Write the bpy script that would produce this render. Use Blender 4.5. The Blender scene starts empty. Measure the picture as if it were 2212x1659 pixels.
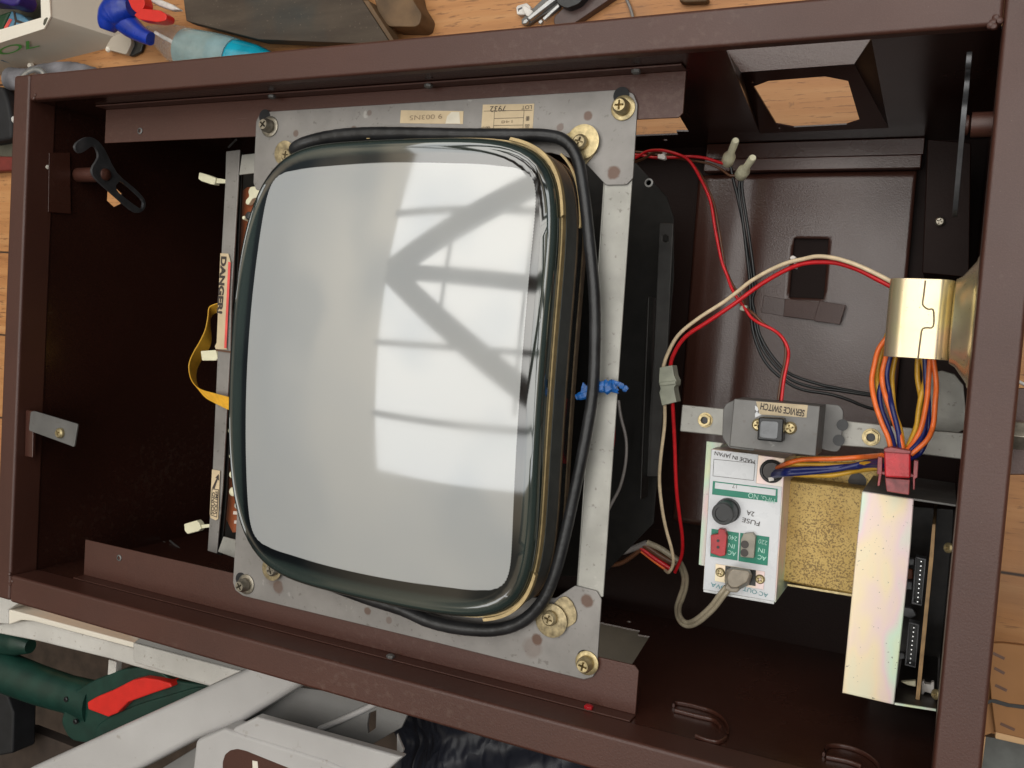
import bpy, bmesh, math, random
from mathutils import Vector, Matrix
from mathutils.geometry import tessellate_polygon
random.seed(7)
SC = bpy.context.scene
COL = SC.collection
# ------------------------------------------------------------------ camera, lights, exposure
RC = Matrix(((0.89742389, 0.06787548, -0.43591661), (-0.08414059, 0.99628966, -0.01809093), (0.43307128, 0.05291351, 0.89980522)))
CP = Vector((0.82943682, 0.27357157, 0.59309595))
FP, PW, PH = 1950.0, 2212.0, 1659.0
cd = bpy.data.cameras.new('camera'); cam = bpy.data.objects.new('camera', cd); COL.objects.link(cam)
cd.sensor_width = 36; cd.lens = FP / PW * 36; cd.clip_start = .01; cd.clip_end = 60
cam.matrix_world = Matrix.Translation(CP) @ RC.transposed().to_4x4()
SC.camera = cam
w = bpy.data.worlds.new('World'); SC.world = w; w.use_nodes = True
_t = w.node_tree; _g = _t.nodes.new('ShaderNodeTexCoord'); _s = _t.nodes.new('ShaderNodeSeparateXYZ'); _r = _t.nodes.new('ShaderNodeValToRGB')
_t.links.new(_g.outputs['Generated'], _s.inputs[0]); _t.links.new(_s.outputs[2], _r.inputs[0]); pass
_e = _r.color_ramp.elements
for _k in range(3): _e.new(.5)
for _k, (_p, _c) in enumerate(((.0, (.05, .06, .07)), (.30, (.12, .15, .17)), (.50, (.18, .22, .25)), (.70, (1.45, 1.28, 1.02)), (.92, (2.3, 2.02, 1.62)))): _e[_k].position = _p; _e[_k].color = _c + (1,)
_n = _t.nodes.new('ShaderNodeTexNoise'); _n.inputs['Scale'].default_value = 3.2; _n.inputs['Detail'].default_value = 1.5; _t.links.new(_g.outputs['Generated'], _n.inputs['Vector'])
_q = _t.nodes.new('ShaderNodeValToRGB'); _t.links.new(_n.outputs['Fac'], _q.inputs[0]); _q.color_ramp.elements[0].position = .38; _q.color_ramp.elements[0].color = (.38, .42, .46, 1); _q.color_ramp.elements[1].position = .52; _q.color_ramp.elements[1].color = (1.1, 1.08, 1.02, 1)
_m = _t.nodes.new('ShaderNodeMixRGB'); _m.blend_type = 'MULTIPLY'; _m.inputs[0].default_value = 1; _t.links.new(_r.outputs[0], _m.inputs[1]); _t.links.new(_q.outputs[0], _m.inputs[2]); _y = _t.nodes.new('ShaderNodeMapRange'); _t.links.new(_s.outputs[1], _y.inputs[0]); _y.inputs[1].default_value = -.45; _y.inputs[2].default_value = .25; _y.inputs[3].default_value = .35; _y.inputs[4].default_value = 1.1
_z = _t.nodes.new('ShaderNodeMixRGB'); _z.blend_type = 'MULTIPLY'; _z.inputs[0].default_value = 1; _t.links.new(_m.outputs[0], _z.inputs[1]); _t.links.new(_y.outputs[0], _z.inputs[2]); _t.links.new(_z.outputs[0], _t.nodes['Background'].inputs[0])
_t.nodes['Background'].inputs[1].default_value = .62
ld = bpy.data.lights.new('skylight', 'AREA'); ld.shape = 'RECTANGLE'; ld.size = 3.6; ld.size_y = 3.3
ld.energy = 100; ld.color = (.93, .97, 1.0)
sk = bpy.data.objects.new('skylight', ld); COL.objects.link(sk); sk.location = (.8, .98, 2.4)
SC.view_settings.view_transform = 'Standard'; SC.view_settings.look = 'None'
SC.view_settings.gamma = 1; SC.view_settings.exposure = -.12

def at(px, py, ax, v):
    """point of the picture put on the plane ax = v of the place"""
    d = RC.transposed() @ Vector(((px - PW / 2) / FP, -(py - PH / 2) / FP, -1))
    k = 'xyz'.index(ax); t = (v - CP[k]) / d[k]
    return CP + t * d
def onplane(px, py, p0, n):
    d = RC.transposed() @ Vector(((px - PW / 2) / FP, -(py - PH / 2) / FP, -1))
    return CP + d * ((p0 - CP).dot(n) / d.dot(n))
V = Vector
# ------------------------------------------------------------------ materials
def lin(c): return tuple(((v / 255 + .055) / 1.055) ** 2.4 if v / 255 > .04045 else v / 255 / 12.92 for v in c) + (1,)
class N:
    def __init__(s, name):
        s.m = bpy.data.materials.new(name); s.m.use_nodes = True; s.t = s.m.node_tree; s.b = s.t.nodes['Principled BSDF']
        s.pos = s.t.nodes.new('ShaderNodeNewGeometry').outputs['Position']
    def n(s, k, **kw):
        x = s.t.nodes.new('ShaderNode' + k)
        for a, b in kw.items(): setattr(x, a, b)
        return x
    def l(s, a, b): s.t.links.new(a, b)
    def noise(s, sc, det=3, stretch=None, rough=.55):
        x = s.n('TexNoise'); x.inputs['Scale'].default_value = sc; x.inputs['Detail'].default_value = det; x.inputs['Roughness'].default_value = rough
        if stretch:
            mp = s.n('Mapping'); mp.inputs['Scale'].default_value = stretch; s.l(s.pos, mp.inputs[0]); s.l(mp.outputs[0], x.inputs['Vector'])
        else: s.l(s.pos, x.inputs['Vector'])
        return x.outputs['Fac']
    def ramp(s, f, stops, const=False):
        r = s.n('ValToRGB'); e = r.color_ramp.elements
        if const: r.color_ramp.interpolation = 'CONSTANT'
        while len(e) < len(stops): e.new(.5)
        for i, (p, c) in enumerate(stops):
            e[i].position = p; e[i].color = c if hasattr(c, '__len__') else (c, c, c, 1)
        s.l(f, r.inputs[0]); return r.outputs[0]
    def mix(s, f, a, b, mode='MIX'):
        x = s.n('MixRGB', blend_type=mode)
        for i, v in zip((0, 1, 2), (f, a, b)):
            if hasattr(v, 'is_linked') or hasattr(v, 'links'): s.l(v, x.inputs[i])
            else: x.inputs[i].default_value = v
        return x.outputs[0]
    def math(s, op, a, b=None, c=None, clamp=False):
        x = s.n('Math', operation=op, use_clamp=clamp)
        for i, v in enumerate((a, b, c)):
            if v is None: continue
            if hasattr(v, 'links'): s.l(v, x.inputs[i])
            else: x.inputs[i].default_value = v
        return x.outputs[0]
    def bump(s, f, st, dist=.001):
        x = s.n('Bump'); x.inputs['Strength'].default_value = st; x.inputs['Distance'].default_value = dist
        s.l(f, x.inputs['Height']); s.l(x.outputs[0], s.b.inputs['Normal'])
    def set(s, **k):
        names = dict(rough='Roughness', metal='Metallic', ior='IOR', coat='Coat Weight', coatr='Coat Roughness', coatior='Coat IOR', trans='Transmission Weight', spec='Specular IOR Level', alpha='Alpha')
        for a, v in k.items():
            i = s.b.inputs[names[a]]
            if hasattr(v, 'links'): s.l(v, i)
            else: i.default_value = v
    def col(s, c):
        if hasattr(c, 'links'): s.l(c, s.b.inputs['Base Color'])
        else: s.b.inputs['Base Color'].default_value = c
def simple(name, rgb, rough=.5, metal=0, var=.25, sc=60, bump=0, bsc=500, **k):
    """plain stuff with slow colour variation and fine relief"""
    s = N(name); c = rgb + (1,) if len(rgb) == 3 else rgb
    d = tuple(v * (1 - var) for v in c[:3]) + (1,); h = tuple(min(1, v * (1 + var)) for v in c[:3]) + (1,)
    s.col(s.ramp(s.noise(sc, 5), [(.3, d), (.7, h)]))
    s.set(rough=s.math('MULTIPLY_ADD', s.noise(sc * 2.3, 3), .18, rough - .09), metal=metal, **k)
    if bump: s.bump(s.noise(bsc, 2), bump, .0002)
    return s.m
MT = {}
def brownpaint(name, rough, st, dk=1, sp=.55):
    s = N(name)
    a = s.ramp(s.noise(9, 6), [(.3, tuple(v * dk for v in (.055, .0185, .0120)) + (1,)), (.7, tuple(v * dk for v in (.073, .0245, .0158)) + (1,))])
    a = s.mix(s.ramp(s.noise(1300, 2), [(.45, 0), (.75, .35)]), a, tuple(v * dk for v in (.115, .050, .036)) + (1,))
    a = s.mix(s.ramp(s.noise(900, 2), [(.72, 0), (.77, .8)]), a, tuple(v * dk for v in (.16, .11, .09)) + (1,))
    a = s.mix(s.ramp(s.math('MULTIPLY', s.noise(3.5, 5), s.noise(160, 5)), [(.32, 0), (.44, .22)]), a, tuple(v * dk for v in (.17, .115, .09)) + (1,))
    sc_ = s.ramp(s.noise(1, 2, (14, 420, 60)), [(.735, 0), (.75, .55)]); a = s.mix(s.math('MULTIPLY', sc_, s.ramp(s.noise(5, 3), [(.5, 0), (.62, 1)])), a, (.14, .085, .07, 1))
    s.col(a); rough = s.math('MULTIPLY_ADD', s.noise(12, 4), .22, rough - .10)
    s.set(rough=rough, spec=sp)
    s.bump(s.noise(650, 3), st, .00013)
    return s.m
MT['paint'] = brownpaint('brown_paint', .43, 1.0)
MT['paint_in'] = brownpaint('brown_paint_inside', .27, 1.0, .85, .75)  # same brown slightly darkened, shade inside the cabinet put into the colour
MT['paint_tray'] = brownpaint('brown_hammered_tray', .33, 1.6, 1.0, 1.0)
MT['paint_near'] = brownpaint('brown_paint_glossy_side', .24, 1.0, .7, 1.0)  # darkened copy, the near wall's shade is in its colour
MT['paint_wall'] = brownpaint('brown_paint_shaded_coat', .22, .7, .45)  # much darker copy of the paint, shade on the inner walls painted in
MT['paint_deep'] = brownpaint('brown_black_deep_shade', .5, 1.0, .2, .15)  # near-black copy of the paint, deep interior shade put into the colour
def galv(name, spots=(), base=(.255, .240, .228), rust=.5):
    s = N(name)
    a = s.ramp(s.noise(22, 6), [(.3, tuple(v * .80 for v in base) + (1,)), (.7, tuple(v * 1.18 for v in base) + (1,))])
    sp = s.ramp(s.noise(230, 4), [(.63, 0), (.70, .55)])
    a = s.mix(sp, a, (.13, .115, .10, 1))
    wht = s.ramp(s.noise(60, 7), [(.66, 0), (.72, .35)])
    a = s.mix(wht, a, (.62, .60, .56, 1))
    for (x, y, r, k) in spots:
        vm = s.n('VectorMath', operation='DISTANCE'); s.l(s.pos, vm.inputs[0]); vm.inputs[1].default_value = at(x, y, 'z', -.041)
        dd = s.math('ADD', vm.outputs['Value'], s.math('MULTIPLY', s.noise(260, 3), r * .5))
        f = s.ramp(s.math('DIVIDE', dd, r * 2.5), [(.42, k), (.56, 0)])
        a = s.mix(f, a, (.13, .075, .055, 1))
    s.col(a); s.set(rough=s.math('MULTIPLY_ADD', s.noise(90, 4), .25, .38), metal=.45)
    s.bump(s.noise(420, 4), .3, .0001)
    return s.m
MT['galv'] = galv('galvanised_plate', [(1270, 250, .0035, .85), (1326, 373, .005, .9), (639, 288, .003, .7), (764, 281, .0035, .8), (798, 244, .0025, .5), (1268, 1298, .005, .9), (1160, 1382, .0045, .95),
                          (794, 1320, .0035, .8), (601, 1268, .006, .7), (840, 1340, .003, .5), (1210, 275, .003, .6), (1150, 1400, .008, .35), (590, 1245, .009, .3)])
MT['galv2'] = galv('galvanised_strap', (), (.36, .35, .32))
MT['steel_dull'] = galv('dull_steel', (), (.16, .155, .15))
MT['chassis_dark'] = simple('dark_chassis_metal', (.017, .0155, .014), .45, .5, bump=.1)
MT['black_tape'] = simple('black_wrapping_tape', (.012, .012, .013), .38, 0, bump=.0)
s = N('black_coil_tape'); s.col(s.ramp(s.noise(40, 4), [(.3, (.009, .009, .010, 1)), (.75, (.030, .030, .032, 1))])); s.set(rough=.36)
wv = s.n('TexNoise'); wv.inputs['Scale'].default_value = 120; wv.inputs['Detail'].default_value = 5; s.l(s.pos, wv.inputs['Vector']); s.bump(wv.outputs['Fac'], .6, .0009); MT['coil'] = s.m
MT['rubber'] = simple('black_plastic', (.014, .014, .015), .35)
MT['capgrey'] = simple('grey_button', (.16, .165, .175), .3)
MT['paper'] = simple('aged_paper', (.60, .47, .30), .75, 0, .13, 45)
MT['paper_pale'] = simple('pale_worn_paper', (.70, .64, .52), .75, 0, .12, 60)
MT['paper_svc'] = simple('tan_sticker', (.50, .40, .26), .6, 0, .15, 90)
MT['ink'] = simple('dark_ink', (.045, .033, .028), .6)
MT['ink_faint'] = simple('faded_ink', (.30, .22, .14), .7)
MT['ink_red'] = simple('red_ink', (.75, .09, .08), .5)
MT['ink_teal'] = simple('teal_ink', (.10, .30, .33), .5)
MT['ink_green'] = simple('green_marker', (.09, .36, .07), .5)
MT['ink_white'] = simple('white_silkscreen', (.62, .52, .46), .6)
MT['ink_pale'] = simple('pale_green_lettering', (.42, .70, .60), .5)
MT['label_white'] = simple('white_printed_metal', (.62, .63, .655), .28, 0, .05, 25, coat=.4, coatr=.15)
MT['label_green'] = simple('green_print', (.006, .20, .125), .4, 0, .1)
MT['red_plastic'] = simple('red_plastic', (.40, .012, .018), .3, 0, .2, 120)
MT['red_conn'] = simple('red_translucent_plastic', (.60, .03, .04), .28, 0, .25, 90, trans=.12)
MT['red_conn_dim'] = simple('red_socket_plastic', (.34, .07, .075), .35, 0, .4, 160, trans=.2)
MT['grey_plastic'] = simple('beige_grey_plastic', (.30, .27, .22), .4)
MT['plug'] = simple('grey_beige_rubber', (.27, .23, .18), .42, 0, .2, 150)
MT['nylon'] = simple('cream_nylon', (.74, .70, .50), .4, 0, .1)
MT['nylon_grey'] = simple('cloudy_nylon', (.36, .37, .29), .38, 0, .2, 90, trans=.15)
MT['nylon_white'] = simple('white_nylon', (.70, .66, .62), .4)
MT['brass'] = simple('yellow_zinc_plating', (.46, .37, .20), .36, .7, .4, 190)
MT['brass_dull'] = simple('dull_brass', (.36, .29, .17), .42, .6, .45, 220)
MT['screw_steel'] = simple('dull_screw_steel', (.30, .27, .22), .35, .8, .3, 260)
MT['gold_tape'] = simple('gold_tape', (.42, .31, .15), .38, .35, .2, 120)
MT['gold_edge'] = simple('brown_gold_edge', (.14, .10, .06), .4, .3, .3, 100)
MT['band'] = simple('grey_steel_band', (.10, .105, .10), .45, .3, .15, 60)
MT['pcb'] = simple('orange_brown_circuit_board', (.32, .085, .03), .45, 0, .2, 40)
MT['pcb_tan'] = simple('tan_board_edge', (.36, .22, .10), .6, 0, .35, 70)
MT['pcb_dark'] = simple('dark_board', (.03, .022, .018), .4, 0, .5, 80)
MT['conn_grey'] = simple('dark_grey_header', (.10, .10, .11), .3)
MT['pin'] = simple('tinned_pin', (.7, .7, .7), .25, .9)
for k, c in dict(w_red=(.55, .012, .018), w_cream=(.68, .54, .36), w_brown=(.11, .045, .022), w_black=(.012, .013, .014), w_orange=(.80, .16, .03), w_blue=(.012, .018, .12), w_yellow=(.62, .34, .03),
                 w_beige=(.33, .28, .20), w_ribbon=(.90, .48, .05), w_grey=(.20, .18, .17)).items():
    MT[k] = simple('wire_' + k[2:], c, .33, 0, .14, 150)
MT['blue_tie'] = simple('blue_plastic_string', (.008, .085, .30), .3, 0, .4, 300, bump=.3, bsc=300)
# gold speckled tin
s = N('speckled_gold_tin')
a = s.ramp(s.noise(30, 4), [(.3, (.42, .27, .07, 1)), (.7, (.56, .40, .14, 1))])
f = s.math('ADD', s.noise(620, 5, rough=.7), s.math('MULTIPLY', s.noise(28, 5), .30))
a = s.mix(s.ramp(f, [(.675, 0), (.72, .8)]), a, (.13, .075, .025, 1)); s.col(a); s.set(rough=.42, metal=.35); s.bump(s.noise(400, 4), .2, .0003); MT['gold_tin'] = s.m
# iridescent zinc
s = N('iridescent_zinc_plating')
a = s.ramp(s.noise(13, 3, (1.6, .6, 1)), [(.30, (.80, .78, .42, 1)), (.42, (.62, .78, .62, 1)), (.5, (.80, .62, .62, 1)), (.58, (.85, .70, .48, 1)), (.7, (.74, .74, .56, 1))])
a = s.mix(s.ramp(s.math('ADD', s.noise(420, 3), s.math('MULTIPLY', s.noise(40, 2), .3)), [(.85, 0), (.88, .8)]), a, (.16, .15, .12, 1))
s.col(a); s.set(rough=.34, metal=.18); s.bump(s.noise(60, 3), .08, .001); MT['zinc'] = s.m
s = N('yellow_zinc_sheet')
a = s.ramp(s.noise(20, 3), [(.3, (.72, .58, .28, 1)), (.5, (.80, .70, .42, 1)), (.7, (.78, .60, .46, 1))])
a = s.mix(s.ramp(s.noise(520, 3), [(.68, 0), (.72, .8)]), a, (.2, .14, .08, 1)); s.col(a); s.set(rough=.26, metal=.7); s.bump(s.noise(160, 3), .06, .0006); MT['zinc_y'] = s.m
# screen
s = N('curved_screen_glass')
sx = s.n('SeparateXYZ'); s.l(s.pos, sx.inputs[0])
jag = s.math('MULTIPLY', s.math('GREATER_THAN', s.math('FRACT', s.math('MULTIPLY', sx.outputs[1], 420)), .5), .0016)
vv = s.math('ABSOLUTE', s.math('DIVIDE', s.math('SUBTRACT', sx.outputs[1], .2395), .1575))
uu = s.math('ABSOLUTE', s.math('DIVIDE', s.math('SUBTRACT', sx.outputs[0], .4279), .1262))
u2 = s.math('MULTIPLY', uu, s.math('MULTIPLY_ADD', s.math('MULTIPLY', vv, vv), .018, 1.0))
v2 = s.math('MULTIPLY', vv, s.math('MULTIPLY_ADD', s.math('MULTIPLY', uu, uu), .03, .98))
e = s.math('POWER', s.math('ADD', s.math('POWER', u2, 15), s.math('POWER', v2, 15)), 1 / 15)
e = s.math('ADD', e, jag)
fac = s.math('MULTIPLY_ADD', e, 2.5, -2.0)
ph = s.ramp(s.noise(8, 2), [(.3, (.385, .395, .40, 1)), (.7, (.42, .42, .41, 1))])
gl = s.ramp(fac, [(.5, (.002, .002, .002, 1)), (.60, (.004, .005, .005, 1)), (.66, (.022, .032, .028, 1)), (.80, (.030, .042, .036, 1)), (.95, (.014, .02, .018, 1))])
msk = s.ramp(fac, [(.497, 1.0), (.503, 0.0)])
s.col(s.mix(msk, gl, ph)); s.set(rough=.6, spec=0, coat=1, coatr=s.math('MULTIPLY_ADD', s.noise(16, 6), .10, .015), coatior=2.1); MT['screen'] = s.m
MT['tube_glass'] = simple('dark_tube_glass', (.006, .008, .008), .08, 0)
MT['funnel'] = simple('black_funnel_coating', (.01, .01, .011), .5)
# wood
s = N('pine_boards')
g1 = s.noise(1, 6, (4, 85, 5)); g2 = s.noise(1, 3, (42, 360, 10), .6); g3 = s.noise(1, 3, (3, 6, 3))
a = s.ramp(g1, [(.25, (.36, .145, .045, 1)), (.5, (.52, .235, .080, 1)), (.75, (.62, .33, .135, 1))])
a = s.mix(s.ramp(g2, [(.57, 0), (.66, .8)]), a, (.14, .055, .02, 1))
a = s.mix(s.ramp(g3, [(.5, 0), (.8, .5)]), a, (.34, .15, .055, 1))
a = s.mix(s.ramp(s.noise(60, 5), [(.66, 0), (.72, .6)]), a, (.10, .05, .025, 1))
sy = s.n('SeparateXYZ'); s.l(s.pos, sy.inputs[0])
yy = s.math('FRACT', s.math('MULTIPLY', s.math('ADD', sy.outputs[1], s.math('ADD', s.math('MULTIPLY', s.noise(3, 2), .01), .335)), 1 / .125))
wn = s.n('TexWhiteNoise', noise_dimensions='1D'); s.l(s.math('FLOOR', s.math('SUBTRACT', s.math('MULTIPLY', s.math('ADD', sy.outputs[1], .335), 8), .5)), wn.inputs['W'])
a = s.mix(s.ramp(wn.outputs['Value'], [(0, .0), (1, .45)]), a, (.40, .19, .075, 1))
a = s.mix(s.ramp(s.noise(7, 5), [(.55, 0), (.7, .45)]), a, (.24, .13, .07, 1))
gap = s.ramp(s.math('ABSOLUTE', s.math('SUBTRACT', yy, .5)), [(.0, 1), (.006, 1), (.016, 0)])
a = s.mix(gap, a, (.03, .014, .007, 1)); s.col(a); s.set(rough=.55); s.bump(g2, .25, .0008); MT['wood'] = s.m
s = N('dusty_dark_board')
a = s.ramp(s.noise(1, 5, (9, 60, 9)), [(.3, (.045, .030, .020, 1)), (.7, (.085, .062, .042, 1))])
a = s.mix(s.ramp(s.noise(9, 3), [(.48, 0), (.68, .6)]), a, (.022, .034, .036, 1)); a = s.mix(s.ramp(s.noise(300, 3), [(.66, 0), (.72, .5)]), a, (.18, .14, .10, 1)); s.col(a); s.set(rough=.75); MT['board'] = s.m
MT['block'] = simple('brown_wood_block', (.13, .075, .035), .65, 0, .4, 30, bump=.2)
MT['dusty_floor'] = simple('dusty_brown_floor', (.05, .034, .026), .8, 0, .4, 20, bump=.3, bsc=150)
s = N('white_powder_coat'); a = s.ramp(s.noise(7, 5), [(.3, (.44, .425, .42, 1)), (.7, (.54, .525, .52, 1))])
a = s.mix(s.ramp(s.noise(70, 6), [(.66, 0), (.72, .5)]), a, (.30, .26, .22, 1)); a = s.mix(s.ramp(s.noise(1, 2, (60, 14, 40)), [(.74, 0), (.76, .5)]), a, (.33, .31, .30, 1)); s.col(a); s.set(rough=.42); s.bump(s.noise(420, 2), .6, .0002); MT['white_metal'] = s.m
s = N('stained_white_coat'); a = s.ramp(s.noise(12, 4), [(.3, (.50, .48, .45, 1)), (.7, (.66, .64, .61, 1))])
a = s.mix(s.ramp(s.noise(130, 6), [(.63, 0), (.70, .6)]), a, (.24, .19, .14, 1)); s.col(a); s.set(rough=.45); s.bump(s.noise(400, 2), .3, .001); MT['white_stain'] = s.m
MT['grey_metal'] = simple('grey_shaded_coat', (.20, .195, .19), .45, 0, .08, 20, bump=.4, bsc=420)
MT['cream_plastic'] = simple('cream_plastic', (.46, .40, .33), .45, 0, .06, 8)
MT['cream_rim'] = simple('pale_rim_plastic', (.82, .76, .66), .4, 0, .04, 8)
MT['tool_green'] = simple('dark_green_rubber', (.006, .036, .026), .42, 0, .25, 40, bump=.4, bsc=380)
MT['tool_red'] = simple('bright_red_plastic', (.66, .022, .015), .38, 0, .08, 60)
MT['dark'] = simple('black_cloth', (.010, .010, .012), .7, 0, .4, 30)
MT['cardboard'] = simple('corrugated_cardboard', (.32, .15, .055), .75, 0, .14, 18, bump=.15, bsc=200)
MT['card_edge'] = simple('pale_cardboard_edge', (.60, .38, .20), .75, 0, .1, 60)
MT['card_in'] = simple('grey_card_content', (.10, .105, .10), .5)
s = N('crinkled_black_plastic'); s.col(s.ramp(s.noise(9, 3), [(.3, (.010, .011, .017, 1)), (.7, (.022, .024, .036, 1))])); s.set(rough=.42, spec=.35); s.bump(s.ramp(s.noise(1, 3, (16, 7, 10)), [(.35, 0), (.5, 1), (.65, 0)]), 1.0, .006); MT['bag'] = s.m
MT['blue_cap'] = simple('blue_plastic', (.008, .035, .34), .3, 0, .25, 40)
MT['cyan'] = simple('cyan_liquid', (.0, .42, .60), .10, 0, .3, 25, coat=1, trans=.3)
MT['misty'] = simple('misty_plastic', (.55, .72, .72), .22, 0, .2, 30, trans=.6)
s = N('clear_plastic'); s.col((.93, .95, .95, 1)); s.set(rough=.10, trans=.92, ior=1.2); s.bump(s.noise(60, 3), .6, .003); MT['clear'] = s.m
MT['dustpurple'] = simple('brown_enamel_strip', (.075, .042, .036), .38, 0, .3, 40)
MT['bare_steel'] = simple('bare_steel', (.42, .42, .42), .32, .7, .2, 90)
MT['purple'] = simple('purple_lid', (.035, .02, .16), .4)
MT['skyblue'] = simple('light_blue_wrapper', (.10, .24, .36), .4, 0, .4, 60)
MT['deepgreen'] = simple('green_wrapper', (.01, .06, .02), .45)
MT['olive'] = simple('dark_olive_plastic', (.07, .065, .045), .6)  # even dark olive for crate, box floor and handle slot
MT['rag'] = simple('grey_rag', (.16, .155, .17), .8, 0, .5, 30, bump=.6, bsc=120)
MT['maroon'] = simple('maroon_plastic', (.16, .02, .014), .5)
MT['yellowwood'] = simple('yellow_stained_wood', (.24, .13, .03), .6, 0, .5, 40)
MT['shade_beige'] = simple('beige_shade_board', (.075, .058, .038), .6, 0, .2, 20)  # beige darkened, the shadow over the board put into its colour
MT['rail_dark'] = simple('dull_dark_rail', (.035, .033, .031), .45, .3, .3, 60)
MT['hook_steel'] = simple('dark_hook_steel', (.095, .095, .10), .38, .6, .3, 90)
MT['chrome'] = simple('chrome_trim', (.8, .8, .82), .12, 1)
MT['beam'] = simple('painted_timber', (.33, .31, .29), .6)
# ------------------------------------------------------------------ mesh helpers
def base_of(o):
    p = Vector((0, 0, 0))
    while o is not None: p += o.location; o = o.parent
    return p
def obj(name, bm, m, parent=None, bevel=0, smooth=False, seg=2, label=None):
    b = base_of(parent)
    bmesh.ops.recalc_face_normals(bm, faces=bm.faces)
    if parent is not None: bmesh.ops.translate(bm, verts=bm.verts, vec=-b)
    me = bpy.data.meshes.new(name); bm.to_mesh(me); bm.free()
    me.materials.append(MT[m])
    o = bpy.data.objects.new(name, me); COL.objects.link(o)
    if parent is not None: o.parent = parent
    if smooth:
        for p in me.polygons: p.use_smooth = True
        try:
            me.set_sharp_from_angle(angle=math.radians(40))
        except Exception: pass
    if bevel:
        bv = o.modifiers.new('bevel', 'BEVEL'); bv.width = bevel; bv.segments = seg; bv.limit_method = 'ANGLE'; bv.angle_limit = math.radians(40)
        for p in me.polygons: p.use_smooth = True
        try: me.set_sharp_from_angle(angle=math.radians(40))
        except Exception: pass
        bv.harden_normals = True
    if label: o['label'] = label
    return o
def tag(o, label=None, cat=None, group=None, kind=None):
    if label: o['label'] = label
    if cat: o['category'] = cat
    if group: o['group'] = group
    if kind: o['kind'] = kind
    return o
def empty(name, loc, label, cat, group=None):
    o = bpy.data.objects.new(name, None); COL.objects.link(o); o.location = loc; o.empty_display_size = .02
    return tag(o, label, cat, group)
def fillet(pts, r, n=4):
    if not r: return pts
    out = []; L = len(pts)
    for i in range(L):
        p0, p, p1 = pts[i - 1], pts[i], pts[(i + 1) % L]
        a = (p0 - p); b = (p1 - p); ra = min(r, a.length * .45, b.length * .45)
        a = p + a.normalized() * ra; b = p + b.normalized() * ra
        for k in range(n + 1):
            t = k / n; out.append(a * (1 - t) ** 2 + p * 2 * t * (1 - t) + b * t * t)
    return out
def prism(bm, pts, vec, holes=(), pts2=None):
    loops = [list(pts)] + [list(h) for h in holes]
    vec = Vector(vec)
    flat = [p for l in loops for p in l]
    if holes:
        tris = tessellate_polygon(loops)
    else:
        tris = None
    A = [bm.verts.new(p) for p in flat]
    B = [bm.verts.new(p + vec) for p in (flat if pts2 is None else pts2)]
    if tris is None:
        bm.faces.new(A); bm.faces.new(B[::-1])
    else:
        for t in tris:
            bm.faces.new([A[i] for i in t]); bm.faces.new([B[i] for i in reversed(t)])
    k = 0
    for l in loops:
        n = len(l)
        for i in range(n):
            j = (i + 1) % n
            bm.faces.new([A[k + i], A[k + j], B[k + j], B[k + i]])
        k += n
    return bm
def P(pts, ax, v): return [at(x, y, ax, v) for x, y in pts]
def slab(name, pts, z, t, m, parent=None, bevel=.0003, rnd=0, holes=(), label=None, seg=2):
    bm = bmesh.new()
    prism(bm, fillet(P(pts, 'z', z), rnd), (0, 0, -t), [P(h, 'z', z) for h in holes])
    return obj(name, bm, m, parent, bevel, label=label, seg=seg)
def box(bm, x0, x1, y0, y1, z0, z1):
    return prism(bm, [V((x0, y0, z0)), V((x1, y0, z0)), V((x1, y1, z0)), V((x0, y1, z0))], (0, 0, z1 - z0))
def frame(n):
    n = Vector(n).normalized(); a = V((1, 0, 0)) if abs(n.x) < .8 else V((0, 1, 0))
    u = n.cross(a).normalized(); return u, n.cross(u), n
def lathe(bm, c, n, prof, seg=24):
    u, v, n = frame(n); rings = []
    for r, h in prof:
        rings.append([bm.verts.new(c + n * h + (u * math.cos(2 * math.pi * i / seg) + v * math.sin(2 * math.pi * i / seg)) * max(r, 1e-5)) for i in range(seg)])
    for a, b in zip(rings, rings[1:]):
        for i in range(seg): bm.faces.new([a[i], a[(i + 1) % seg], b[(i + 1) % seg], b[i]])
    bm.faces.new(rings[0][::-1]); bm.faces.new(rings[-1])
    return bm
def crom(pts, n=6, closed=False):
    L = len(pts); out = []
    rng = range(L) if closed else range(L - 1)
    for i in rng:
        g = (lambda k: pts[k % L]) if closed else (lambda k: pts[min(max(k, 0), L - 1)])
        p0, p1, p2, p3 = g(i - 1), g(i), g(i + 1), g(i + 2)
        for k in range(n):
            t = k / n
            out.append(.5 * ((2 * p1) + (p2 - p0) * t + (2 * p0 - 5 * p1 + 4 * p2 - p3) * t * t + (3 * p1 - p0 - 3 * p2 + p3) * t ** 3))
    if not closed: out.append(pts[-1].copy())
    return out
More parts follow.
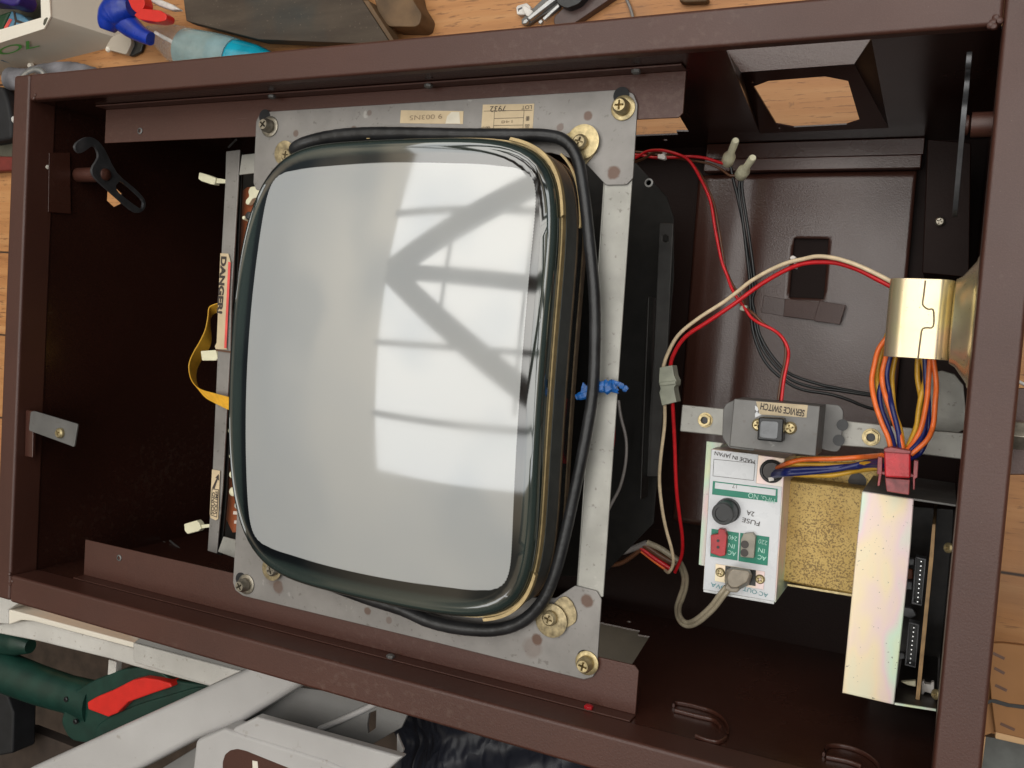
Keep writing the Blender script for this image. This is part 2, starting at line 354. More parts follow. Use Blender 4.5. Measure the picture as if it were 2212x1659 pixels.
def tube(bm, pts, r, seg=10, closed=False, n=6, flat=1, jit=0):
    ps = crom(pts, n, closed) if n > 1 else pts
    L = len(ps); rings = []; up = V((0, 0, 1))
    for i, p in enumerate(ps):
        t = (ps[(i + 1) % L] - ps[i - 1]) if closed else (ps[min(i + 1, L - 1)] - ps[max(i - 1, 0)])
        t.normalize(); s_ = t.cross(up)
        if s_.length < 1e-3: s_ = t.cross(V((0, 1, 0)))
        s_.normalize(); q = s_.cross(t)
        rr = ((lambda f: r[int(f)] * (1 - f % 1) + r[min(int(f) + 1, len(r) - 1)] * (f % 1))(i / max(L - 1, 1) * (len(r) - 1)) if isinstance(r, (list, tuple)) else r) * (1 + random.uniform(-jit, jit))
        rings.append([bm.verts.new(p + s_ * rr * math.cos(2 * math.pi * k / seg) + q * rr * flat * math.sin(2 * math.pi * k / seg)) for k in range(seg)])
    for a, b in (list(zip(rings, rings[1:])) + ([(rings[-1], rings[0])] if closed else [])):
        for i in range(seg): bm.faces.new([a[i], a[(i + 1) % seg], b[(i + 1) % seg], b[i]])
    if not closed: bm.faces.new(rings[0][::-1]); bm.faces.new(rings[-1])
    return bm
def wpts(pts, z):
    n = len(pts); out = []
    for i, p in enumerate(pts):
        zz = p[2] if len(p) > 2 else (z[0] + (z[1] - z[0]) * i / (n - 1) if isinstance(z, tuple) else z)
        out.append(at(p[0], p[1], 'z', zz))
    return out
def wire(name, pts, z, r, m, parent=None, **k):
    jt = lambda: random.uniform(-.00035, .00035)
    w_ = wpts(pts, z); w_ = [w_[0]] + [p + V((jt(), jt(), jt() * 2)) for p in w_[1:-1]] + [w_[-1]]
    return obj(name, tube(bmesh.new(), w_, r, **k), m, parent, smooth=True)
def screw(px, py, z, r, m='brass', parent=None, name='screw', washer=0, wz=None, n=(0, 0, 1), pos=None, h=None):
    """pan head with a cross recess; the washer is a piece of it"""
    c = pos if pos is not None else at(px, py, 'z', z); u, v, nn = frame(n); h = h or r * .55
    a = random.uniform(0, 1.5); u, v = u * math.cos(a) + v * math.sin(a), v * math.cos(a) - u * math.sin(a)
    bm = bmesh.new(); seg = 24
    W_, L_ = r * .13, r * .58
    cross = [(W_, W_), (L_, W_), (L_, -W_), (W_, -W_), (W_, -L_), (-W_, -L_), (-W_, -W_), (-L_, -W_), (-L_, W_), (-W_, W_), (-W_, L_), (W_, L_)]
    circ = [c + (u * math.cos(2 * math.pi * i / seg) + v * math.sin(2 * math.pi * i / seg)) * r * .72 for i in range(seg)]
    cr = [c + u * x + v * y for x, y in cross]
    loops = [circ, cr]; tri = tessellate_polygon(loops)
    A = [bm.verts.new(p) for p in circ + cr]
    for t in tri: bm.faces.new([A[i] for i in t])
    lowc = [bm.verts.new(c - nn * h * .55 + (u * math.cos(2 * math.pi * i / seg) + v * math.sin(2 * math.pi * i / seg)) * r) for i in range(seg)]
    low2 = [bm.verts.new(c - nn * h * 1.6 + (u * math.cos(2 * math.pi * i / seg) + v * math.sin(2 * math.pi * i / seg)) * r) for i in range(seg)]
    for ra, rb in ((A[:seg], lowc), (lowc, low2)):
        for i in range(seg): bm.faces.new([ra[i], ra[(i + 1) % seg], rb[(i + 1) % seg], rb[i]])
    dn = [bm.verts.new(c + u * x * .5 + v * y * .5 - nn * h * .8) for x, y in cross]
    for i in range(12): bm.faces.new([A[seg + i], A[seg + (i + 1) % 12], dn[(i + 1) % 12], dn[i]])
    bm.faces.new(dn)
    o = obj(name, bm, m, parent, smooth=True)
    if washer and parent is not None:
        bm = bmesh.new(); lathe(bm, c - nn * h * 1.5, n, [(washer, -.0008), (washer, .0), (washer * .95, .0003), (r * .9, .0003)], 32)
        obj('washer', bm, m, o, smooth=True)
    return o
def txt(body, px, py, z, hpx, m, parent, wpx=None, rot=math.pi, name='lettering', dz=.00025, bold=0):
    cu = bpy.data.curves.new('t', 'FONT'); cu.body = body; cu.align_x = 'CENTER'; cu.align_y = 'CENTER'; cu.extrude = 0; cu.offset = bold
    to = bpy.data.objects.new('t', cu); COL.objects.link(to); bpy.context.view_layer.update()
    me = bpy.data.meshes.new_from_object(to.evaluated_get(bpy.context.evaluated_depsgraph_get()))
    bpy.data.objects.remove(to); 
    if not me.vertices: return None
    xs = [v.co.x for v in me.vertices]; ys = [v.co.y for v in me.vertices]
    s_h = (at(px + .5, py, 'z', z) - at(px - .5, py, 'z', z)).length; s_v = (at(px, py + .5, 'z', z) - at(px, py - .5, 'z', z)).length
    if abs(math.sin(rot)) > .7: s_h, s_v = s_v, s_h
    ky = hpx * s_v / (max(ys) - min(ys)); kx = (wpx * s_h / (max(xs) - min(xs))) if wpx else ky
    cx, cy = (max(xs) + min(xs)) / 2, (max(ys) + min(ys)) / 2
    c = at(px, py, 'z', z) + V((0, 0, dz)); b = base_of(parent); ca, sa = math.cos(rot), math.sin(rot)
    for v in me.vertices:
        x, y = (v.co.x - cx) * kx, (v.co.y - cy) * ky
        v.co = c + V((x * ca - y * sa, x * sa + y * ca, 0)) - b
    me.materials.clear(); me.materials.append(MT[m]); me.name = name
    o = bpy.data.objects.new(name, me); COL.objects.link(o); o.parent = parent
    return o
def nut(px, py, z, r, m, parent, name='nut', pos=None, n=(0, 0, 1), h=.004):
    c = pos if pos is not None else at(px, py, 'z', z); bm = bmesh.new(); u, v, nn = frame(n)
    lathe(bm, c, n, [(r * 1.15, -h), (r * 1.15, -h + .0006), (r, -h + .0006)], 28)
    hexo = [c + (u * math.cos(math.pi * i / 3) + v * math.sin(math.pi * i / 3)) * r for i in range(6)]
    hole = [c + (u * math.cos(math.pi * i / 8) + v * math.sin(math.pi * i / 8)) * r * .55 for i in range(16)]
    prism(bm, hexo, -nn * (h - .0007), [hole])
    o = obj(name, bm, m, parent, .0002)
    bm = bmesh.new(); lathe(bm, c, n, [(r * .56, -h + .001), (r * .56, -h + .0014)], 20); obj('bore', bm, 'rubber', o)  # dark disc in the nut hole, its shade painted as colour
    return o
# ================================================================== SETTING
def struct(name, bm, m): return tag(obj(name, bm, m), kind='structure')
GZ = -.30
bm = bmesh.new(); box(bm, -2.2, 3.0, -.115, 2.2, GZ - .04, GZ); struct('bench_top', bm, 'wood')
bm = bmesh.new(); box(bm, -3.5, 3.5, -3.5, 3.0, -1.12, -1.1); struct('floor', bm, 'dusty_floor')
# glazed roof overhead, reflected in the screen
bm = bmesh.new(); H = 2.2
hub = V((-.88, .86, H))
for q, wd in ((V((.45, 1.55, H)), .085), (V((.53, .80, H)), .05), (V((.56, .08, H)), .085)):
    d = (q - hub); d.normalize(); s_ = V((-d.y, d.x, 0)) * wd; q2 = hub + d * 3.4
    prism(bm, [hub - s_, q2 - s_, q2 + s_, hub + s_], (0, 0, .1))
for y in (1.36, .34, -.2): box(bm, -1.0, 2.2, y - .022, y + .022, H + .11, H + .16)
box(bm, -.315, -.285, .45, 1.3, H + .165, H + .2); box(bm, .455, .485, -.1, 1.6, H + .165, H + .2); box(bm, 1.3, 1.34, -.66, 2.6, H + .165, H + .2)
struct('roof_frame', bm, 'beam')
# ================================================================== CABINET
cab = empty('arcade_cabinet', (.42, .235, -.285), 'open brown hammered metal table cabinet holding the picture tube and wiring', 'arcade cabinet')
for (x0, x1, y0, y1) in ((-.0235, 0, -.0265, .4965), (.8405, .8665, -.03, .56), (.0003, .8402, .471, .4965), (.0003, .8402, -.0275, 0)):
    bm = bmesh.new(); box(bm, x0, x1, y0, y1, -.011 if y0 == .471 else -.031, 0); obj('rim_rail', bm, 'paint', cab, .0028, seg=3)
def xz(pts, y): return [V((x, y, z)) for x, z in pts]
OPEN = [(.33, -.05), (.612, -.05), (.605, -.154), (.596, -.230), (.585, -.228), (.583, -.24), (.33, -.243)]
REC = [(.679, -.0118), (.769, -.0116), (.7659, -.2435), (.657, -.247)]
def circ2(cx, cz, r, n=14): return [(cx + r * math.cos(2 * math.pi * i / n), cz + r * math.sin(2 * math.pi * i / n)) for i in range(n)]
bm = bmesh.new()
prism(bm, xz([(-.002, -.0105), (.8455, -.0105), (.8455, -.299), (-.002, -.299)], .4722), (0, .0015, 0), [xz(OPEN, .4722), xz(REC, .4722), xz(circ2(.565, -.2596, .003), .4722)])
obj('wall_panel', bm, 'paint_wall', cab)
bm = bmesh.new()
prism(bm, xz([(-.002, -.0305), (.8455, -.0305), (.8455, -.299), (-.002, -.299)], -.0012), (0, -.0015, 0), [xz(OPEN, -.0012), xz(circ2(.565, -.2602, .003), -.0012), xz(circ2(.47, -.02, .003), -.0012) if False else xz(circ2(.6, -.27, .001), -.0012)])
obj('wall_panel', bm, 'paint_near', cab)
def yz(pts, x): return [V((x, y, z)) for y, z in pts]
bm = bmesh.new(); prism(bm, yz([(-.0035, -.0305), (.4745, -.0305), (.4745, -.2985), (-.0035, -.2985)], -.0012), (-.0015, 0, 0), [yz([(.395 + .011 * math.cos(a * math.pi / 3), -.106 + .011 * math.sin(a * math.pi / 3)) for a in range(6)], -.0012)])
obj('wall_panel', bm, 'paint_wall', cab)
bm = bmesh.new(); prism(bm, yz([(-.0035, -.0305), (.4745, -.0305), (.4745, -.2985), (-.0035, -.2985)], .8425), (.0015, 0, 0)); obj('wall_panel', bm, 'paint_wall', cab)
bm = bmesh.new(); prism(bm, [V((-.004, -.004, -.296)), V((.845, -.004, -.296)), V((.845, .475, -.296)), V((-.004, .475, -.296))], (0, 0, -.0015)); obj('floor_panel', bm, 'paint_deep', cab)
# raised floor tray on the right with a slot, softly buckled along its left side
bm = bmesh.new(); z0 = -.288
sl = P([(1717, 515), (1791, 516), (1779, 646), (1705, 643)], 'z', z0)
xs = [.592 + i * (.789 - .592) / 60 for i in range(61)]; ys = [.10 + j * (.4435 - .10) / 60 for j in range(61)]
sx0, sx1 = min(sl[0].x, sl[3].x), max(sl[1].x, sl[2].x); sy0, sy1 = sl[2].y, sl[0].y
import bisect
for lst, vals in ((xs, (sx0, sx1)), (ys, (sy0, sy1))):
    for v_ in vals:
        k = min(range(len(lst)), key=lambda i: abs(lst[i] - v_)); lst[k] = v_
def hz(x, y):
    c1 = .640 + .03 * (y - .2); d = -.0032 * math.exp(-((x - c1) / .010) ** 2); d -= .0022 * math.exp(-((x - c1 + .04) / .014) ** 2)
    d -= .5 * max(0, .604 - x)
    return z0 + d
vs = {}
for i, x in enumerate(xs):
    for j, y in enumerate(ys): vs[i, j] = bm.verts.new((x, y, hz(x, y) if not (i in (60,)) else z0))
for i in range(60):
    for j in range(60):
        cx_, cy_ = (xs[i] + xs[i + 1]) / 2, (ys[j] + ys[j + 1]) / 2
        if sx0 < cx_ < sx1 and sy0 < cy_ < sy1: continue
        bm.faces.new([vs[i, j], vs[i + 1, j], vs[i + 1, j + 1], vs[i, j + 1]])
o = obj('floor_tray', bm, 'paint_tray', cab, smooth=True)
sd = o.modifiers.new('t', 'SOLIDIFY'); sd.thickness = .0015; sd.offset = -1
slab('slot_shade_sheet', [(1700, 500), (1810, 500), (1800, 662), (1690, 660)], z0 - .0045, .002, 'paint_deep', cab, 0)  # added dark sheet below the slot, painted shade instead of depth
slab('slot_cover', [(1650, 638), (1696, 646), (1694, 683), (1644, 675)], z0 + .002, .0015, 'paint_in', cab, .0004)
slab('slot_cover', [(1696, 645), (1770, 653), (1762, 692), (1692, 683)], z0 + .006, .0015, 'paint', cab, .0004)
slab('slot_cover', [(1770, 650), (1827, 659), (1814, 701), (1758, 693)], z0 + .009, .0015, 'paint', cab, .0004)
bm = bmesh.new(); prism(bm, [V((.60, .4445, -.277)), V((.7925, .4445, -.277)), V((.7925, .4565, -.277)), V((.60, .4565, -.277))], (0, 0, -.012)); obj('ledge', bm, 'paint_tray', cab, .0012)
bm = bmesh.new(); prism(bm, [V((.60, .457, -.281)), V((.7935, .457, -.281)), V((.7935, .4718, -.281)), V((.60, .4718, -.281))], (0, 0, -.008)); obj('ledge', bm, 'paint_in', cab, .0008)
# loudspeaker bulge with its octagonal hole
A_, B_, C_, D_ = V((.679, .4722, -.0118)), V((.769, .4722, -.0116)), V((.7659, .4722, -.2435)), V((.657, .4722, -.247))
T1, T2 = at(1601, 156, 'y', .493), at(1845, 138, 'y', .493)
bm = bmesh.new()
O1, O2 = at(1564, 104, 'z', T1.z + .001), at(1886, 76, 'z', T2.z + .001)
for f in ([A_, T1, D_], [A_, O1, T1], [B_, T2, O2], [B_, C_, T2]): bm.faces.new([bm.verts.new(p) for p in f])
bulge_side = bm; bm = bmesh.new(); bm.faces.new([bm.verts.new(p) for p in (O1, O2, T2, T1)]); bulge_top = bm; bm = bmesh.new()
nn = (T2 - T1).cross(D_ - T1).normalized()
C2 = C_ - nn * (C_ - T1).dot(nn)
oct_ = [onplane(x, y, T1, nn) for x, y in [(1628, 187), (1660, 175), (1782, 165), (1832, 175), (1857, 260), (1829, 269), (1715, 275), (1677, 268)]]
hol = []
for cxy in ((1626, 179), (1824, 164), (1857, 268), (1684, 277)):
    c = onplane(*cxy, T1, nn); u, v, _ = frame(nn); hol.append([c + (u * math.cos(i * math.pi / 4) + v * math.sin(i * math.pi / 4)) * .0014 for i in range(8)])
prism(bm, [T1, T2, C2, D_], nn * -.0012 if nn.y < 0 else nn * .0012, [oct_] + hol[:1] + hol[3:])
o = obj('speaker_bulge', bm, 'paint_wall', cab); obj('bulge_side', bulge_side, 'paint_deep', o); obj('bulge_top', bulge_top, 'paint_in', o)  # sides take the near-black copy, their shade is painted in
# mounting rails for the picture tube
for side in (0, 1):
    bm = bmesh.new()
    if side == 0:
        prof = [V((.0555, .4703, -.0435)), V((.0555, .4375, -.0435)), V((.6405, .4375, -.0435)), V((.6435, .4405, -.0435)), V((.6435, .4703, -.0435))]
        prism(bm, prof, (0, 0, -.0016)); box(bm, .0555, .6435, .4704, .4718, -.0451, -.0312)
    else:
        prof = [V((.0525, .0005, -.0435)), V((.6425, .0005, -.0435)), V((.6425, .0335, -.0435)), V((.639, .037, -.0435)), V((.0525, .037, -.0435))]
        prism(bm, prof, (0, 0, -.0016)); box(bm, .0525, .6425, -.001, .0004, -.0451, -.0312)
    ml = obj('mounting_rail', bm, 'paint', cab, .0004)
    for q in (((303, 283), (1402, 395)) if side == 0 else ((258, 1205), (480, 1343))):
        c = at(*q, 'z', -.0434); bm = bmesh.new(); lathe(bm, c, (0, 0, 1), [(.0032, -.001), (.0032, .0006), (.0020, .0010), (.0019, -.001)], 16); obj('rivet_nut', bm, 'steel_dull', ml, smooth=True)
bm = bmesh.new(); lathe(bm, at(103, 361, 'x', .0004), (1, 0, 0), [(.0021, -.0003), (.0021, .0003), (.001, .0006)], 14); obj('rivet', bm, 'cream_rim', cab, smooth=True)
for q, yv in (((548, 190), .4703), ((905, 171), .4703), ((1356, 134), .4703), ((829, 1428), .0004), ((1255, 1546), .0004)):
    c = at(*q, 'y', yv); c.z = min(c.z, -.034); bm = bmesh.new(); lathe(bm, c, (0, -1 if yv > .2 else 1, 0), [(.0036, 0), (.0036, .002), (.0022, .003)], 6); obj('nut', bm, 'red_plastic' if q[0] == 1255 else 'steel_dull', cab, .0003)
# lid latches
hook = [(162, 318), (169, 306), (188, 296), (206, 300), (226, 321), (253, 373), (294, 409), (313, 432), (313, 450), (300, 460), (282, 453), (235, 412), (206, 385), (199, 365), (212, 341), (209, 323), (200, 316), (184, 326), (171, 331)]
hslot = [(254, 397), (265, 394), (305, 429), (309, 444), (302, 450), (259, 418), (251, 404)]
HX = .04
ho = [at(x, y, 'x', HX) for x, y in hook]; hs = [at(x, y, 'x', HX) for x, y in hslot]; hc = at(228, 377, 'x', HX)
ho = crom(ho, 3, True); hs = crom(hs, 3, True)
def latch(xo, ang, bolt, sh0, sh1):
    def tr(p):
        y, z = p.y - hc.y, p.z - hc.z; c, s2 = math.cos(ang), math.sin(ang)
        return V((xo, bolt.y + y * c - z * s2, bolt.z + y * s2 + z * c))
    bm = bmesh.new(); prism(bm, [tr(p) for p in ho], (-.003, 0, 0), [[tr(p) for p in hs]])
    l = obj('latch_hook', bm, 'hook_steel', cab, .0006)
    bm = bmesh.new(); lathe(bm, V((sh0, bolt.y, bolt.z)), (1, 0, 0), [(.0075, 0), (.0075, sh1 - sh0)], 24); obj('spindle', bm, 'paint', l, smooth=True)
    bm = bmesh.new(); lathe(bm, V((xo, bolt.y, bolt.z)), (1, 0, 0), [(.0062, 0), (.0058, .0015), (.003, .003), (.0003, .0034)], 20); obj('bolt_head', bm, 'paint', l, smooth=True)
latch(HX, 0, hc, 0, HX - .003)
latch(.826, -.62, V((.826, .421, -.028)), .829, .8425)
slab('hinge_plate', [(66, 889), (74, 888), (168, 916), (160, 966), (150, 962), (62, 930)], -.006, .0018, 'steel_dull', cab, .0004, rnd=.002)
screw(124, 936, -.002, .0050, 'brass', cab)
bm = bmesh.new(); prism(bm, [at(x, y, 'x', .001) for x, y in ((105, 330), (150, 330), (152, 462), (103, 458))], (.001, 0, 0)); obj('stiffener_plate', bm, 'paint_in', cab, .0004)
bm = bmesh.new(); prism(bm, [at(x, y, 'x', .001) for x, y in ((55, 886), (62, 884), (60, 980), (53, 986))], (.012, 0, 0)); obj('stiffener_plate', bm, 'paint_in', cab, .0008)
# pressed loops on the near wall
for lp in ([(1455, 1524), (1462, 1519), (1500, 1526), (1545, 1541), (1570, 1564), (1572, 1586), (1556, 1602), (1530, 1600), (1502, 1590)], [(1458, 1535), (1500, 1546), (1540, 1556), (1556, 1570)],
           [(1779, 1630), (1790, 1612), (1830, 1614), (1870, 1630), (1896, 1652), (1898, 1670)], [(1785, 1636), (1830, 1645), (1860, 1656)]):
    obj('pressed_loop', tube(bmesh.new(), [at(x, y, 'y', .0004) for x, y in lp], .0016, 8, flat=.6), 'paint_in', cab, smooth=True)
for a, b in (((350, 1168), (412, 1216)), ((367, 1168), (424, 1214)), ((494, 318), (510, 302))):
    obj('pressed_loop', tube(bmesh.new(), [at(*a, 'z', -.20), at(*b, 'z', -.17)], .0011, 8, n=1), 'steel_dull', cab, smooth=True)
# dark fixture on the far right, leg bracket, weld marks
slab('coin_chute', [(2004, 300), (2098, 308), (2094, 600), (1992, 590)], -.19, .06, 'paint_deep', cab, .001)
screw(2030, 478, -.185, .0035, 'screw_steel', cab)
slab('leg_bracket', [(2184, 838), (2330, 838), (2330, 1026), (2176, 1026)], -.045, .003, 'paint', cab, .0008)
obj('bracket_lip', tube(bmesh.new(), wpts([(2184, 842), (2182, 870), (2178, 930), (2172, 990), (2168, 1020)], -.036), .0032, 10), 'paint', cab, smooth=True)
bm = bmesh.new(); lathe(bm, at(2186, 939, 'z', -.03), (1, 0, .15), [(.006, -.004), (.006, .001), (.0095, .001), (.0095, .0075), (.006, .0085)], 6); obj('bolt', bm, 'screw_steel', cab, .0004)
obj('trim_strip', tube(bmesh.new(), wpts([(2216, 440), (2213, 540), (2203, 600), (2198, 660), (2194, 720), (2192, 760)], -.03), .0016, 8), 'chrome', cab, smooth=True)
slab('cover_strip', [(2183, 820), (2212, 834), (2240, 838), (2240, 824), (2212, 826), (2188, 812)], -.05, .004, 'white_stain', cab, .001)
for q in ((2144, 48), (2139, 55), (2150, 38), (2146, 56), (2160, 44), (20, 1240), (26, 1256), (22, 1262), (76, 205), (73, 212)):
    bm = bmesh.new(); lathe(bm, at(*q, 'z', .0), (random.uniform(-.2, .2), random.uniform(-.2, .2), 1), [(.0022, -.001), (.0018, .0006), (.0006, .0012)], 9); obj('weld_bead', bm, 'paint', cab, smooth=True)
# ================================================================== MONITOR
mon = empty('tube_monitor', (.43, .235, -.20), 'large grey picture tube lying face up on a galvanised mounting frame', 'monitor')
ZP = -.041
slab('mounting_plate', [(553, 262), (560, 248), (580, 241), (1345, 193), (1368, 202), (1377, 225), (1367, 385), (1353, 399), (1309, 400), (1262, 350), (1190, 330), (700, 325), (600, 380), (566, 412), (553, 410), (547, 395)], ZP, .0018, 'galv', mon, .0005, rnd=.0012)
slab('mounting_plate', [(512, 1100), (503, 1258), (508, 1275), (524, 1287), (651, 1318), (949, 1390), (1261, 1468), (1280, 1463), (1289, 1449), (1299, 1295), (1289, 1277), (1242, 1265), (1200, 1292), (1120, 1290), (700, 1190), (560, 1120)], ZP, .0018, 'galv', mon, .0005, rnd=.0012)
bm = bmesh.new(); bar = P([(1306, 385), (1366, 385), (1303, 1290), (1246, 1290)], 'z', ZP - .002); prism(bm, bar, (0, 0, -.0016))
prism(bm, [bar[0] + V((-.001, 0, 0)), bar[0] + V((.0005, 0, 0)), bar[3] + V((.0005, 0, 0)), bar[3] + V((-.001, 0, 0))], (0, 0, -.02)); obj('side_bar', bm, 'galv2', mon, .0008)
XC, YC, AX, AY, NE = .4225, .2378, .1475, .182, 5.2
def zs(dx, dy): return .021 - dx * dx / (2 * .62) - dy * dy / (2 * .90)
def outl(t, off=0):
    c, s2 = math.cos(t), math.sin(t); a, b = AX + off, AY + off
    ne = NE + 1.35 * c; r = (abs(c / a) ** ne + abs(s2 / b) ** ne) ** (-1 / ne)
    return r * c, r * s2
NT = 160
def ring(bm, off, zf, sc=1.0, abs_z=None):
    out = []
    for i in range(NT):
        x, y = outl(2 * math.pi * i / NT, off); x *= sc; y *= sc
        out.append(bm.verts.new((XC + x, YC + y, zf(x, y) if abs_z is None else abs_z)))
    return out
def bridge(bm, a, b):
    for i in range(len(a)): bm.faces.new([a[i], a[(i + 1) % len(a)], b[(i + 1) % len(b)], b[i]])
tubeo = None
bm = bmesh.new(); prev = None; c0 = bm.verts.new((XC, YC, zs(0, 0)))
rs = [(k + 1) / 30 * .958 for k in range(30)]
for s_ in rs:
    r_ = ring(bm, 0, zs, s_)
    if prev is None:
        for i in range(NT): bm.faces.new([c0, r_[i], r_[(i + 1) % NT]])
    else: bridge(bm, prev, r_)
    prev = r_
edge = []
for k in range(1, 9):
    a = k / 8 * math.pi / 2; off = -.0062 * (1 - math.sin(a)); drop = .0062 * (1 - math.cos(a))
    r_ = ring(bm, off, lambda x, y: zs(x * .96, y * .96) - .0007 - drop); bridge(bm, prev, r_); prev = r_
obj_skirt_top = prev
tubo = obj('picture_tube', lathe(bmesh.new(), V((XC, YC, -.27)), (0, 0, 1), [(.016, -.02), (.018, .0), (.024, .05), (.035, .10), (.05, .16)], 40), 'funnel', mon, smooth=True)
r2 = ring(bm, 0, zs, abs_z=-.022); bridge(bm, prev, r2)
obj('screen', bm, 'screen', mon, smooth=True)
bm = bmesh.new(); a = ring(bm, -.0006, zs, abs_z=-.018); b = ring(bm, -.001, zs, abs_z=-.062); bridge(bm, a, b)
c = ring(bm, 0, zs, .72, -.13); bridge(bm, b, c); bm.faces.new(c); obj('glass_skirt', bm, 'tube_glass', tubo, smooth=True)
def strip(name, off, z0, z1, m, t0=0, t1=2 * math.pi, parent=None, th=.0012, n=120):
    bm = bmesh.new(); full = abs(t1 - t0 - 2 * math.pi) < 1e-6; R4 = []
    for i in range(n if full else n + 1):
        t = t0 + (t1 - t0) * i / n; x, y = outl(t, off); x1, y1 = outl(t, off + th)
        zz = zs(x, y) * .55 
        R4.append([bm.verts.new((XC + p[0], YC + p[1], q + zz)) for p, q in (((x, y), z0), ((x1, y1), z0), ((x1, y1), z1), ((x, y), z1))])
    pr = list(zip(R4, R4[1:])) + ([(R4[-1], R4[0])] if full else [])
    for a, b in pr:
        for k in range(4): bm.faces.new([a[k], a[(k + 1) % 4], b[(k + 1) % 4], b[k]])
    if not full: bm.faces.new(R4[0]); bm.faces.new(R4[-1][::-1])
    return obj(name, bm, m, parent or mon, smooth=True)
strip('tape_strip', .0002, -.0165, -.0105, 'gold_tape', n=200)
strip('tension_band', .0006, -.037, -.017, 'band', n=200)
strip('band_edge', .0010, -.0395, -.0373, 'gold_edge', n=200)
strip('band_edge', .0005, -.058, -.052, 'gold_edge', n=200)
ca = math.atan2(AY * .93, AX * .93)
strip('tape_piece', .0014, -.0115, -.0065, 'gold_tape', .70, 1.06, th=.002, n=40)
strip('tape_piece', .0065, -.031, -.028, 'gold_tape', .66, .92, th=.0014, n=40)
strip('tape_piece', .0014, -.0115, -.0065, 'gold_tape', -1.04, -.76, th=.002, n=40)
strip('tape_piece', .0002, .0, .0012, 'gold_tape', 1.655, 1.67, th=.0005, n=4)
coilp = [(640, 320), (690, 301), (760, 291), (860, 289), (1000, 292), (1100, 292), (1180, 293), (1222, 306), (1248, 345), (1262, 420), (1273, 520), (1284, 640), (1285, 750), (1280, 850), (1264, 950), (1242, 1060), (1220, 1160), (1200, 1235), (1172, 1298), (1128, 1342), (1070, 1360),
         (1000, 1357), (930, 1342), (870, 1316), (800, 1294), (720, 1266), (640, 1236)]
pts = wpts(coilp, -.031) + [V((.30, .060, -.055)), V((.272, .10, -.075)), V((.267, .2378, -.078)), V((.272, .375, -.075)), V((.295, .417, -.05))]
obj('degauss_coil', tube(bmesh.new(), pts, [.0058, .0058, .0055, .0048, .0045, .0044, .0044, .0044, .0046, .0050, .0056, .0056, .005, .005, .005, .0058], 14, True, 14, 1, .018), 'coil', mon, smooth=True)
# corner screws, ear washers
for q, m in (((567, 268), 'screw_steel'), ((1337, 226), 'brass'), ((516, 1267), 'screw_steel'), ((1258, 1440), 'brass')):
    bm = bmesh.new(); c = at(q[0] + 4, q[1] - 2, 'z', ZP); lathe(bm, c + V((0, .006, .0003)), (0, 0, 1), [(.0062, -.0002), (.0062, .0)], 20); obj('slot_hole', bm, 'dark', mon)
    screw(*q, ZP + .010, .0060, m, mon, washer=.0092, h=.006)
for q, qs in (((1258, 306), (1250, 305)), ((1190, 1341), (1184, 1338)), ((613, 330), (616, 334)), ((586, 1229), (583, 1232))):
    kw = 1 if q[0] > 700 else .82
    c = at(*q, 'z', ZP + .004); bm = bmesh.new(); lathe(bm, c, (0, 0, 1), [(.0128 * kw, -.0012), (.0130 * kw, -.0002), (.0122 * kw, 0), (.004, .0)], 40); e = obj('ear_washer', bm, 'brass_dull' if q[0] < 1200 else 'brass', mon, smooth=True)
    screw(*qs, ZP + .009, .0058, 'brass_dull' if q[0] > 600 else 'screw_steel', e)
slab('mounting_ear', [(1207, 302), (1226, 287), (1250, 281), (1290, 300), (1290, 325), (1268, 352), (1256, 362), (1230, 320)], ZP + .0016, .0014, 'brass_dull', mon, .0003, rnd=.003)
slab('mounting_ear', [(1222, 1288), (1236, 1300), (1246, 1325), (1244, 1345), (1200, 1370), (1180, 1320), (1210, 1290)], ZP + .0016, .0014, 'brass_dull', mon, .0003, rnd=.003)
# paper labels on the plate
lb = slab('paper_label', [(866, 238), (1001, 240), (1000, 268), (864, 266)], ZP + .0003, .0003, 'paper', mon, 0)
slab('worn_patch', [(966, 251), (975, 242), (992, 242), (994, 267), (962, 267)], ZP + .0005, .0002, 'paper_pale', lb, 0)
txt('9 003N5', 920, 253, ZP + .0004, 10, 'ink_faint', lb, 70)
lb = slab('paper_label', [(1043, 226), (1154, 224), (1149, 300), (1038, 300)], ZP + .0003, .0003, 'paper', mon, 0)
def line(pxa, pxb, z, wpx, m, parent):
    a, b = at(*pxa, 'z', z), at(*pxb, 'z', z); d = (b - a).normalized(); s_ = V((-d.y, d.x, 0)) * wpx * .00016
    bm = bmesh.new(); bm.faces.new([bm.verts.new(p) for p in (a - s_, b - s_, b + s_, a + s_)]); return obj('ruled_line', bm, m, parent)
for a, b in (((1045, 240), (1150, 238)), ((1068, 239), (1065, 300)), ((1132, 238), (1128, 300)), ((1067, 256), (1131, 254)), ((1066, 271), (1130, 270)), ((1065, 287), (1129, 286))):
    line(a, b, ZP + .0005, 1.1, 'ink', lb)
txt('LOT', 1138, 232, ZP + .0004, 8, 'ink', lb, 22)
txt('7932', 1076, 235, ZP + .0004, 12, 'ink', lb, 34)
txt('番', 1140, 256, ZP + .0004, 10, 'ink', lb, 9); txt('品', 1139, 273, ZP + .0004, 9, 'ink', lb, 9); txt('検印', 1050, 277, ZP + .0004, 8, 'ink', lb, 18)
txt('148', 1095, 263, ZP + .0004, 6, 'ink_faint', lb, 24)
